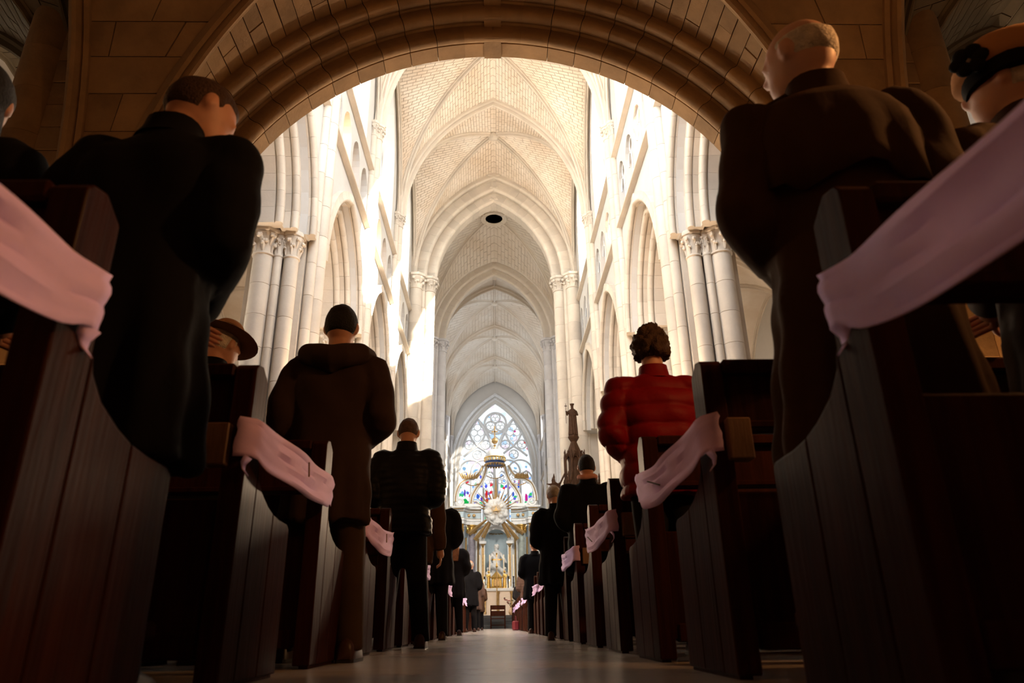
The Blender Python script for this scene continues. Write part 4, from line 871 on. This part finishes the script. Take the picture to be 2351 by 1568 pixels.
# ---- baroque retable at the end of the choir
RYY = 70.0
def U(px, Y=RYY): return at(px, 1200, Y).x
def Z(py, Y=RYY): return at(1140, py, Y).z
cx = U(1139); rt = empty('altar_retable', (0, 0, 0)); tag(rt, 'white and gold baroque altar canopy with marble columns and a crown', 'retable')
zb, zc0, zc1, zt_ = Z(1352), Z(1226), Z(1206), Z(1166)
MB().box(U(1040), U(1238), RYY - 1.8, RYY + 2, 0, zb - .3).obj('podium', 'whitestone', rt); MB().box(U(1038), U(1240), RYY - 1.9, RYY + 2, zb - .3, zb, .05).obj('podium_cornice', 'white', rt)
for px, Y, r, m in ((1083, RYY - .2, .37, 'purple'), (1056, RYY - 1.2, .32, 'purple'), (1197, RYY - .2, .37, 'green'), (1223, RYY - 1.2, .32, 'purple')):
    x = U(px); MB().lathe([(r, .35), (r * 1.0, 1.8), (r * .9, zc0 - zb)], 18, (x, Y, zb)).obj('column', m, rt, True); MB().lathe([(r * 1.4, 0), (r * 1.4, .16), (r * 1.2, .2), (r * 1.25, .28), (r, .36)], 18, (x, Y, zb)).obj('column_base', 'white', rt, True)
    g = MB(); h = zc1 - zc0; g.lathe([(r * .9, 0), (r * 1.0, .05), (r * .95, .1), (r * 1.15, h * .8), (r * 1.4, h * .9), (r * 1.4, h)], 14, (x, Y, zc0))
    for row in range(2):
        for k in range(8): a = 2 * PI * (k + .5 * row) / 8; g.tube([(x + r * math.cos(a), Y + r * math.sin(a), zc0 + .1 + row * h * .3), (x + r * 1.2 * math.cos(a), Y + r * 1.2 * math.sin(a), zc0 + h * (.38 + .3 * row)), (x + r * 1.42 * math.cos(a), Y + r * 1.42 * math.sin(a), zc0 + h * (.36 + .3 * row))], [.1, .09, .04], 5)
    g.obj('capital', 'gold', rt, True)
    MB().lathe([(.10, 0), (.09, zc0 - zb - .5), (.12, zc0 - zb - .4)], 8, (x + (.62 if px < 1139 else -.62), Y + .5, zb)).obj('garland_drop', 'gold2', rt, True)
for px0, px1, m in ((1066, 1076, 'paleblue'), (1204, 1213, 'paleblue'), (1092, 1112, 'white'), (1167, 1188, 'white'), (1043, 1052, 'white'), (1228, 1236, 'white')): MB().box(U(px0), U(px1), RYY + .3, RYY + .8, zb, zc1).obj('wall_panel', m, rt)
EP = [(0, 0), (.10, 0), (.10, .25), (.18, .27), (.18, .42), (.05, .45), (.05, .95), (.15, .98), (.22, 1.08), (.50, 1.18), (.52, 1.30), (.30, 1.34), (0, 1.36)]; hE = (zt_ - zc1) / 1.36
for s in (-1, 1):
    L = lambda px: cx + s * (U(1139 + px) - U(1139))
    path = [(L(96), RYY - 1.0, zc1), (L(94), RYY - 1.55, zc1), (L(74), RYY - 1.55, zc1), (L(70), RYY - .9, zc1), (L(60), RYY - .55, zc1), (L(48), RYY - .4, zc1), (L(34), RYY - .4, zc1)]
    for a, b_, m, nm in ((0, 4, 'white', 'architrave'), (5, 6, 'paleblue', 'frieze'), (6, 12, 'white', 'cornice')):
        pr = [(-.5, EP[a][1] * hE)] + [(p, q * hE) for p, q in EP[a:b_ + 1]] + [(-.5, EP[b_][1] * hE)]
        MB().sweep(pr, path, (0, 0, 1), (cx, RYY + 6, zc1)).obj(nm, m, rt)
    for z, r in ((.44, .03), (.97, .035), (1.12, .05)): MB().tube([(x, y - .12 - (.2 if z > 1 else 0), q + z * hE) for x, y, q in path[1:]], r, 6).obj('gilt_moulding', 'gold2', rt, True)
    for px in (84, 62, 50): MB().ball((L(px), RYY - (1.68 if px > 70 else .75), zc1 + .7 * hE), (.16, .06, .16), 10, 6).obj('gilt_rosette', 'gold2', rt, True)
    MB().box(min(L(34), L(96)), max(L(34), L(96)), RYY - .9, RYY + 1, zt_, zt_ + .3).obj('attic', 'white', rt)
# niche
nz = Z(1243); nr = U(1166) - U(1139); b = MB(); rr = []
for k in range(17):
    a = PI + PI * k / 16; rr.append([(cx + nr * math.cos(a), RYY + .3 - nr * .9 * math.sin(a), zz) for zz in (zb, nz)])
b.loft(rr, False, False).obj('niche_wall', 'paleblue', rt, True)
b = MB(); b.loft([[(cx + nr * math.cos(e) * math.cos(a), RYY + .3 + nr * .9 * math.cos(e) * math.sin(a), nz + nr * math.sin(e)) for a in [PI * k / 16 for k in range(17)]] for e in [PI / 2 * i / 8 for i in range(9)]], False, False).obj('niche_dome', 'paleblue', rt, True)
for k in range(5): a = PI * (.22 + .14 * k); MB().lathe([(.02, 0), (.15, 0), (.17, .05), (.0, .05)], 12, (0, 0, 0)).obj('coffer', 'gold2', rt).matrix_local = Matrix.Translation((cx + nr * .66 * math.cos(a), RYY + .3 + nr * .62 * math.sin(a), nz + nr * .70)) @ Matrix.Rotation(.5, 4, 'X')
MB().sweep([(-.02, -.25), (-.02, .1), (.12, .16), (.2, .1), (.30, .12), (.30, -.25)], [(cx + nr * math.cos(PI * k / 20), RYY - .1, nz + nr * math.sin(PI * k / 20)) for k in range(21)], (0, -1, 0), (cx, RYY, nz)).obj('niche_arch', 'white', rt, True)
for s in (-1, 1):
    x = cx + s * (nr + .14); MB().box(x - .2, x + .2, RYY - .35, RYY + .3, zb, nz - .3).obj('pilaster', 'white', rt); MB().box(x - .11, x + .11, RYY - .40, RYY - .34, zb + .2, nz - .6).obj('gilt_panel', 'gold2', rt); MB().lathe([(.12, 0), (.2, .25), (.26, .3), (.26, .36)], 8, (x, RYY - .25, nz - .62)).obj('pilaster_capital', 'gold2', rt, True); MB().box(x - .34, x + .34, RYY - .5, RYY + .3, nz - .26, nz, .03).obj('impost', 'white', rt)
# glory of clouds and rays
gc = Vector((cx, RYY - .9, Z(1178))); g = MB(); rn = random.Random(8)
g.ball(gc, (1.12, .45, 1.25), 40, 28, lambda d: 1 + .16 * mnoise.noise(Vector((d.x * 3, d.y * 3, d.z * 3))) + .08 * mnoise.noise(Vector((d.x * 8, d.y * 8, d.z * 8 + 4))))
for k in range(34): a, q = rn.uniform(0, 2 * PI), rn.uniform(.45, 1.05); g.ball(gc + Vector((1.08 * q * math.cos(a), -.30 * (1.2 - q) - .12, 1.22 * q * math.sin(a))), rn.uniform(.13, .27), 8, 6)
me = remesh(g, .05, 2); me.materials.append(M['whitestone']); autosmooth(me, 1.2); link('cloud_glory', me, None, rt)
MB().prism([(gc.x - .26, gc.z - .02), (gc.x + .26, gc.z - .02), (gc.x, gc.z + .42)], 'y', gc.y - .62, gc.y - .5).obj('gilt_triangle', 'gold2', rt)
for k in range(24): a = 2 * PI * k / 24 + .1; l = .55 + .25 * (k % 2); MB().tube([gc + Vector((.25 * math.cos(a), -.56, .12 + .25 * math.sin(a))), gc + Vector((l * math.cos(a), -.52, .12 + l * math.sin(a)))], [.03, .008], 4).obj('small_ray', 'gold2', rt)
for k in range(15):
    a = math.radians(14 + 152 * k / 14); l = (2.75 if k % 2 else 2.2) + rn.uniform(-.2, .2) + (.9 if k == 7 else 0); wd = .10 if k != 7 else .2
    MB().add([gc + Vector(q) for q in [(.9 * math.cos(a) - wd * math.sin(a), .05, .9 * math.sin(a) + wd * math.cos(a)), (.9 * math.cos(a) + wd * math.sin(a), .05, .9 * math.sin(a) - wd * math.cos(a)), (l * math.cos(a), .0, l * math.sin(a)), (.9 * math.cos(a), -.06, .9 * math.sin(a)), (.9 * math.cos(a), .14, .9 * math.sin(a))]], [(0, 3, 2), (3, 1, 2), (1, 4, 2), (4, 0, 2), (0, 4, 1, 3)]).obj('ray', 'gold2', rt)
for a_, l in ((-142, 3.3), (-128, 3.3), (-118, 2.7), (-38, 3.3), (-52, 3.3), (-62, 2.7)):
    a = math.radians(a_); wd = .2; MB().add([gc + Vector(q) for q in [(.8 * math.cos(a) - .08 * math.sin(a), .1, .8 * math.sin(a) + .08 * math.cos(a)), (.8 * math.cos(a) + .08 * math.sin(a), .1, .8 * math.sin(a) - .08 * math.cos(a)), (l * math.cos(a) + wd * math.sin(a), .15, l * math.sin(a) - wd * math.cos(a)), (l * math.cos(a) - wd * math.sin(a), .15, l * math.sin(a) + wd * math.cos(a)), (.8 * math.cos(a), -.02, .8 * math.sin(a)), (l * math.cos(a), 0, l * math.sin(a))]], [(0, 4, 5, 3), (4, 1, 2, 5), (0, 1, 4), (3, 5, 2), (0, 3, 2, 1)]).obj('ray', 'gold2', rt)
# scrolls up to the crown
def scroll(pts, Y0, Y1, r):
    n = len(pts); P = [Vector((U(px), Y0 + (Y1 - Y0) * i / (n - 1), Z(py))) for i, (px, py) in enumerate(pts)]
    Q = []
    for i in range(n - 1):
        for k in range(5):
            t = k / 5; a, b_, c_, d = P[max(i - 1, 0)], P[i], P[i + 1], P[min(i + 2, n - 1)]; Q.append(.5 * ((2 * b_) + (c_ - a) * t + (2 * a - 5 * b_ + 4 * c_ - d) * t * t + (3 * b_ - a - 3 * c_ + d) * t ** 3))
    Q.append(P[-1]); s = 1 if pts[0][0] < 1139 else -1
    v = Q[0]; sp = [v + Vector((s * .42 + .42 * (1 - k / 22) * math.cos(k * .62 + (PI if s > 0 else 0)) * 1, -.05, .42 * (1 - k / 22) * math.sin(k * .62) * (-1))) for k in range(20)]
    o = MB().tube(Q, [r * (1.15 - .4 * i / len(Q)) for i in range(len(Q))], 8).obj('scroll', 'white', rt, True); MB().tube(sp, [.13 * (1 - k / 26) for k in range(20)], 6).obj('volute', 'white', rt, True)
    MB().tube([q + Vector((0, -r * 1.05, 0)) for q in Q], r * .28, 5).obj('gilt_edge', 'gold2', rt, True)
    return Q
for s in (-1, 1):
    f = lambda dx: 1139 + s * dx
    scroll([(f(92), 1156), (f(91), 1138), (f(83), 1115), (f(68), 1104), (f(50), 1098), (f(38), 1086), (f(30), 1070)], RYY - 1.2, RYY - .1, .20)
    scroll([(f(57), 1158), (f(55), 1142), (f(46), 1124), (f(34), 1108), (f(26), 1090), (f(22), 1072)], RYY - .5, RYY - .1, .22)
    lf = MB(); c0 = Vector((U(f(60)), RYY - .9, Z(1102)))
    for k in range(9): a = math.radians(30 + 15 * k); lf.tube([c0 + Vector((s * (k - 4) * .16, 0, 0)), c0 + Vector((s * (k - 4) * .18 + .16 * math.cos(a), -.1, .3)), c0 + Vector((s * (k - 4) * .2 + .34 * math.cos(a), -.16, .42 + .1 * (k % 3)))], [.10, .08, .02], 5)
    lf.obj('gilt_leaves', 'gold2', rt, True)
    MB().tube([Vector((U(f(70 - 5 * k)), RYY - .8, Z(1112) - .25 * math.sin(PI * k / 7))) for k in range(8)], .05, 5).obj('garland', 'gold2', rt, True)
kc = Vector((U(1137), RYY + .2, Z(1066))); kr = 1.02
MB().lathe([(kr, .30), (kr * 1.02, .55), (kr * .98, .8), (kr * .8, 1.2), (kr * .5, 1.48), (kr * .15, 1.6), (.16, 1.75)], 28, kc).obj('crown_dome', 'white', rt, True); MB().lathe([(kr * .93, 0), (kr * .93, .72), (.05, .74)], 28, kc).obj('crown_lining', 'blue', rt, True)
MB().tube([kc + Vector((kr * 1.02 * math.cos(2 * PI * k / 32), kr * 1.02 * math.sin(2 * PI * k / 32), .66)) for k in range(33)], .07, 6, False).obj('crown_rim', 'gold', rt, True)
MB().tube([kc + Vector((kr * .97 * math.cos(2 * PI * k / 32), kr * .97 * math.sin(2 * PI * k / 32), .02)) for k in range(33)], .06, 6, False).obj('crown_hem', 'gold2', rt, True)
for k in range(22):
    a = 2 * PI * k / 22; q = kc + Vector((kr * 1.02 * math.cos(a), kr * 1.02 * math.sin(a), .62)); MB().lathe([(.005, -.34), (.06, -.26), (.04, -.1), (.06, 0)], 6, q).obj('tassel', 'gold', rt, True)
    q = kc + Vector((kr * .97 * math.cos(a), kr * .97 * math.sin(a), 0)); MB().lathe([(.01, -.22), (.10, -.1), (.11, 0)], 6, q).obj('scallop', 'gold2', rt, True)
zb2 = Z(1030) ; MB().lathe([(.2, 0), (.13, .12), (.10, .32), (.16, .42)], 10, (kc.x, kc.y, kc.z + 1.6)).obj('finial_neck', 'gold2', rt, True); MB().ball((kc.x, kc.y, Z(1011)), .33, 16, 12).obj('orb', 'gold2', rt, True)
zq = Z(1003); b = MB(); b.box(kc.x - .06, kc.x + .06, kc.y - .05, kc.y + .05, zq, Z(977)); b.box(kc.x - .32, kc.x + .32, kc.y - .05, kc.y + .05, Z(990) - .06, Z(990) + .06); b.obj('cross', 'gold2', rt)
MB().tube([Vector((U(1117 + 4.5 * k), RYY, Z(1092) - .28 * math.sin(PI * k / 9))) for k in range(10)], .045, 5).obj('garland', 'gold2', rt, True)
# ---- marble group in the niche
sy = RYY - .15; sc = .041; st = empty('statue_group', (cx, sy, zb)); tag(st, 'white marble group of seated figures in the niche', 'statue'); hs = Z(1251) - zb
g = MB(); rn = random.Random(2)
g.ball((0, 0, .55), (1.15, .5, .75), 24, 16, lambda d: 1 + .15 * mnoise.noise(d * 3)); g.loft([ell(z, a, .34, .34, 0, 18) for z, a in ((.8, .75), (1.3, .62), (1.8, .5), (hs * .72, .36), (hs * .82, .40), (hs * .88, .16))]); g.ball((.02, -.1, hs * .94), (.19, .2, .24), 14, 10); g.ball((.02, .02, hs * .95), (.26, .2, .28), 14, 10)
g.tube([(-.4, -.05, hs * .8), (-.62, -.3, hs * .62), (-.3, -.45, hs * .5)], .13, 8); g.tube([(.4, -.05, hs * .8), (.72, -.25, hs * .66), (.95, -.2, hs * .58)], .12, 8); g.tube([(-.7, -.42, hs * .5), (0, -.5, hs * .48), (.65, -.42, hs * .38), (.9, -.4, hs * .22)], [.2, .25, .17, .1], 10)
for s in (-1, 1): g.loft([ell(z, a, .2, .2, -.1, 12, 2, s * .82) for z, a in ((.6, .28), (1.1, .24), (1.5, .16), (1.62, .07))]); g.ball((s * .8, -.18, 1.78), .15, 10, 8); g.tube([(s * .95, .1, 1.3), (s * 1.25, .15, 1.75), (s * 1.1, .1, 1.15)], [.1, .14, .05], 6)
me = remesh(g, .04, 1); a = get_v(me); n_ = get_n(me); set_v(me, a + n_ * (.035 * np.sin(a[:, 0] * 17 + a[:, 2] * 9) * np.sin(a[:, 2] * 5))[:, None]); me.materials.append(M['whitestone']); autosmooth(me, 1.); link('figures', me, None, st)
MB().box(-1.25, 1.25, -.6, .6, 0, .3, .04).obj('plinth', 'whitestone', st)

# ================================================================ PULPIT CANOPY
QY = 37.2; qx = PXp(1319, QY, 1050); pp = empty('pulpit', (qx, QY, 0)); tag(pp, 'carved dark oak pulpit with a gothic canopy, spire and crowned statue', 'pulpit')
def QZ(py): return at(1319, py, QY).z
zcan = QZ(1160)
MB().lathe([(.25, 0), (.32, .2), (.22, .4), (.22, 1.2), (.7, 1.7)], 8).obj('stem', 'carved', pp); MB().lathe([(.75, 1.7), (.80, 1.85), (.72, 1.9), (.72, 2.9), (.84, 2.95), (.84, 3.05)], 8).obj('tub', 'carved', pp)
for k in range(8): a = PI / 8 + k * PI / 4; MB().tube([(.76 * math.cos(a), .76 * math.sin(a), 1.8), (.76 * math.cos(a), .76 * math.sin(a), 3.0)], .05, 6).obj('corner_shaft', 'carved', pp)
MB().box(-.6, .6, .55, .68, 2.6, zcan).obj('back_panel', 'carved', pp)
MB().lathe([(.01, 0), (1.2, 0), (1.38, .10), (1.30, .22), (1.42, .38), (1.1, .46), (.5, .6)], 8, (0, 0, zcan)).obj('canopy', 'carved', pp)
zl = QZ(1110); zt2 = QZ(1048)
for k in range(8):
    a = PI / 8 + k * PI / 4; x, y = math.cos(a), math.sin(a)
    b = MB(); zz = zcan + .35; b.tube([(1.28 * x, 1.28 * y, zz), (1.28 * x, 1.28 * y, zz + .75)], .07, 5); b.lathe([(.10, 0), (.04, .25), (.06, .3), (.01, .5)], 6, (1.28 * x, 1.28 * y, zz + .72)); b.obj('pinnacle', 'carved', pp)
    MB().tube([(1.22 * x, 1.22 * y, zz + .55), (.9 * x, .9 * y, zz + .78), (.62 * x, .62 * y, zl + .5)], .05, 5).obj('flying_strut', 'carved', pp)
    MB().tube([(.55 * x, .55 * y, zl - .2), (.55 * x, .55 * y, zt2)], .06, 6).obj('lantern_shaft', 'carved', pp)
    a2 = a + PI / 8; p1, p2 = Vector((.55 * math.cos(a), .55 * math.sin(a), 0)), Vector((.55 * math.cos(a + PI / 4), .55 * math.sin(a + PI / 4), 0)); ga = MB(); ga.tube([p1 + Vector((0, 0, zt2 - .35)), (p1 + p2) / 2 + Vector((0, 0, zt2 + .12)), p2 + Vector((0, 0, zt2 - .35))], .045, 5); ga.ball((p1 + p2) / 2 + Vector((0, 0, zt2 + .2)), .06, 6, 5); ga.obj('gablet', 'carved', pp, True)
    MB().lathe([(.05, 0), (.02, .2), (.035, .24), (.005, .36)], 5, (.56 * x, .56 * y, zt2)).obj('crocket_finial', 'carved', pp)
MB().lathe([(.34, zl - .4), (.34, zt2 - .1)], 8).obj('lantern_core', 'carved', pp); zs0 = QZ(1000)
MB().lathe([(.50, zt2 - .06), (.40, zt2 + .2), (.2, (zt2 + zs0) / 2 + .1), (.16, zs0 - .35), (.26, zs0 - .2), (.3, zs0 - .1), (.26, zs0)], 8).obj('spire', 'carved', pp, True)
for s in (-1, 1):
    for k in range(3): z = zcan + .9 - .05 * k; MB().tube([(s * .9, -.6, z), (s * (1.15 + .12 * k), -.75, z + .15), (s * (1.4 + .1 * k), -.8, z - .02 + .1 * k)], [.08, .06, .02], 5).obj('carved_leaf', 'carved', pp, True)
hst = QZ(929) - zs0; f = empty('statue', (qx, QY, zs0 + .03)); tag(f, 'small crowned wooden statue with a staff on top of the pulpit spire', 'statue'); k_ = hst / 1.75
g = MB(); g.loft([ell(z * k_, a * k_, .19 * k_, .19 * k_, 0, 16) for z, a in ((0, .26), (.3, .24), (.8, .21), (1.1, .2), (1.3, .22), (1.4, .19), (1.47, .07), (1.52, .06))]); g.ball((0, .01, 1.58 * k_), (.085 * k_, .1 * k_, .12 * k_), 12, 9); g.tube([(-.2 * k_, 0, 1.36 * k_), (-.3 * k_, -.1 * k_, 1.12 * k_), (-.36 * k_, -.2 * k_, 1.3 * k_)], .06 * k_, 7); g.tube([(.2 * k_, 0, 1.36 * k_), (.27 * k_, -.1 * k_, 1.1 * k_), (.1 * k_, -.22 * k_, 1.1 * k_)], .06 * k_, 7)
me = remesh(g, .022, 1); a = get_v(me); n_ = get_n(me); set_v(me, a + n_ * (.018 * np.sin(np.arctan2(a[:, 1], a[:, 0]) * 9 + a[:, 2] * 2) * (a[:, 2] < 1.1 * k_))[:, None]); me.materials.append(M['carved']); autosmooth(me, 1.); link('figure', me, None, f)
MB().lathe([(.09 * k_, 1.66 * k_), (.13 * k_, 1.76 * k_), (.08 * k_, 1.70 * k_)], 8).obj('crown', 'carved', f); MB().tube([(-.38 * k_, -.22 * k_, .6 * k_), (-.37 * k_, -.21 * k_, 1.72 * k_)], .014, 5).obj('staff', 'carved', f); MB().box(-.44 * k_, -.3 * k_, -.23 * k_, -.2 * k_, 1.56 * k_, 1.6 * k_).obj('staff_cross', 'carved', f)
# ================================================================ lamps in the triforium
for sx, y, z, nm in ((-1, 20.7, 16.4, 'left'), (-1, 28.0, 16.2, 'left'), (1, 20.6, 16.9, 'right'), (1, 27.8, 16.7, 'right')):
    l = empty('gallery_lamp', (sx * 5.75, y, 15.12)); tag(l, 'small warm lamp glowing inside the %s gallery arcade, %s' % (nm, 'nearer the tribune' if y < 24 else 'towards the crossing'), 'lamp')
    MB().lathe([(.10, 0), (.10, .03), (.015, .05), (.015, z - 15.2)], 8).obj('stand', 'iron', l); MB().ball((0, 0, z - 15.12), (.09, .09, .16), 10, 8).obj('bulb', 'lampglow', l, True); MB().lathe([(.14, z - 14.98), (.05, z - 14.82)], 10).obj('shade', 'gold2', l)
    d = bpy.data.lights.new('gallery_light', 'POINT'); d.energy = 25; d.color = (1, .55, .25); d.shadow_soft_size = .1; q = bpy.data.objects.new('gallery_light', d); COL.objects.link(q); q.parent = l; q.location = (-sx * .15, 0, z - 15.12)

g = empty('shoulder_bag', (.60, 24.2, 0), .2); tag(g, 'small dark red bag standing on the floor against a right hand pew', 'bag')
MB().box(-.09, .09, -.14, .14, .0, .28, .03).obj('bag_body', 'redbag', g); MB().tube([(0, -.11, .26), (0, -.06, .42), (0, .06, .42), (0, .11, .26)], .012, 6).obj('handle', 'redbag', g)
# ---------------------------------------------------------------- lamps the place has, plus spots added for the retable
def lantern(x, y, z, top, energy, label, col=(1, .42, .13)):
    r = empty('pendant_lantern', (x, y, z)); tag(r, label, 'lantern')
    MB().lathe([(.02, .30), (.13, .26), (.15, .24), (.15, .22)], 8).obj('lantern_cap', 'iron', r); MB().lathe([(.15, -.16), (.13, -.2), (.03, -.23)], 8).obj('lantern_base', 'iron', r)
    for k in range(6): a = k * PI / 3; MB().tube([(.14 * math.cos(a), .14 * math.sin(a), -.17), (.14 * math.cos(a), .14 * math.sin(a), .23)], .008, 5).obj('lantern_bar', 'iron', r)
    MB().ball((0, 0, 0), .06, 10, 7).obj('bulb', 'lampglow', r); MB().tube([(0, 0, .3), (0, 0, top - z)], .008, 5).obj('chain', 'iron', r)
    d = bpy.data.lights.new('lantern_light', 'POINT'); d.energy = energy; d.color = col; d.shadow_soft_size = .10
    l = bpy.data.objects.new('lantern_light', d); COL.objects.link(l); l.parent = r; l.location = (0, 0, 0)
    return r
lantern(3.1, 1.6, 2.75, 9.6, 170, 'black iron lantern hanging on a chain beside the right hand pews')
lantern(-4.6, 3.4, 3.3, 9.0, 36, 'black iron lantern hanging on a chain beside the left hand pews')
for sx, e, nm in ((-1, 26, 'left'), (1, 80, 'right')):
    r = empty('floodlight', (sx * 6.1, 9.2, 0)); tag(r, 'small warm floodlight on a stand at the foot of the %s tribune pier' % nm, 'lamp')
    MB().tube([(0, 0, 0), (0, 0, 1.6)], .02, 6).obj('stand', 'iron', r); MB().lathe([(.2, 0), (.2, .03), (.03, .05)], 12).obj('foot', 'iron', r)
    MB().box(-.16, .16, -.06, .06, 1.6, 1.78, .01).obj('housing', 'iron', r); MB().box(-.13, .13, -.05, .05, 1.78, 1.785).obj('lens', 'lampglow', r)
    d = bpy.data.lights.new('flood_light', 'POINT'); d.energy = e; d.color = (1, .50, .18); d.shadow_soft_size = .15
    l = bpy.data.objects.new('flood_light', d); COL.objects.link(l); l.parent = r; l.location = (0, -.5, 2.1)

for sx in (-1, 1):
    for k, y in ((0, SY[1]), (1, SY[2])):
        l = empty('wall_sconce', (sx * 4.76, y - .1, 3.4)); tag(l, 'brass wall sconce with a warm bulb on the %s %s pier of the nave' % (('first', 'second')[k], 'left' if sx < 0 else 'right'), 'lamp')
        MB().box(-.03, .03, -.06, .06, -.15, .15, .01).obj('back_plate', 'gold2', l); MB().tube([(0, 0, 0), (-sx * .18, 0, -.05), (-sx * .28, 0, .06)], .018, 6).obj('arm', 'gold2', l, True); MB().ball((-sx * .28, 0, .16), (.07, .07, .1), 10, 8).obj('bulb', 'lampglow', l, True)
        d = bpy.data.lights.new('sconce_light', 'POINT'); d.energy = (600, 380)[k]; d.color = (1, .72, .48); d.shadow_soft_size = .12; q = bpy.data.objects.new('sconce_light', d); COL.objects.link(q); q.parent = l; q.location = (-sx * .55, -.3, .3)

for sx, nm in ((-1, 'left'), (1, 'right')):  # spots added to brighten the front of the retable
    l = empty('fill_spotlight', (sx * 4.80, 56.5, 15.6)); tag(l, 'added unseen spotlight on the %s gallery ledge of the choir' % nm, 'lamp')
    MB().box(*sorted((-sx * .06, sx * .36)), -.06, .06, -.05, .12, .01).obj('bracket', 'iron', l); hd = MB().lathe([(.09, 0), (.13, .1), (.14, .36), (.15, .4), (.13, .4), (.12, .3)], 14).obj('housing', 'iron', l, True)
    aim = Vector((-sx * 4.0, 12.6, -7.5)).normalized(); hd.rotation_euler = aim.to_track_quat('Z', 'Y').to_euler(); hd.location = (0, 0, .2)
    d = bpy.data.lights.new('fill_spot_light', 'SPOT'); d.energy = 1700; d.color = (1, .93, .84); d.spot_size = 1.0; d.spot_blend = .6; d.shadow_soft_size = .12; q = bpy.data.objects.new('fill_spot_light', d); COL.objects.link(q); q.parent = l; q.location = aim * .65 + Vector((0, 0, .2)); q.rotation_euler = aim.to_track_quat('-Z', 'Y').to_euler()
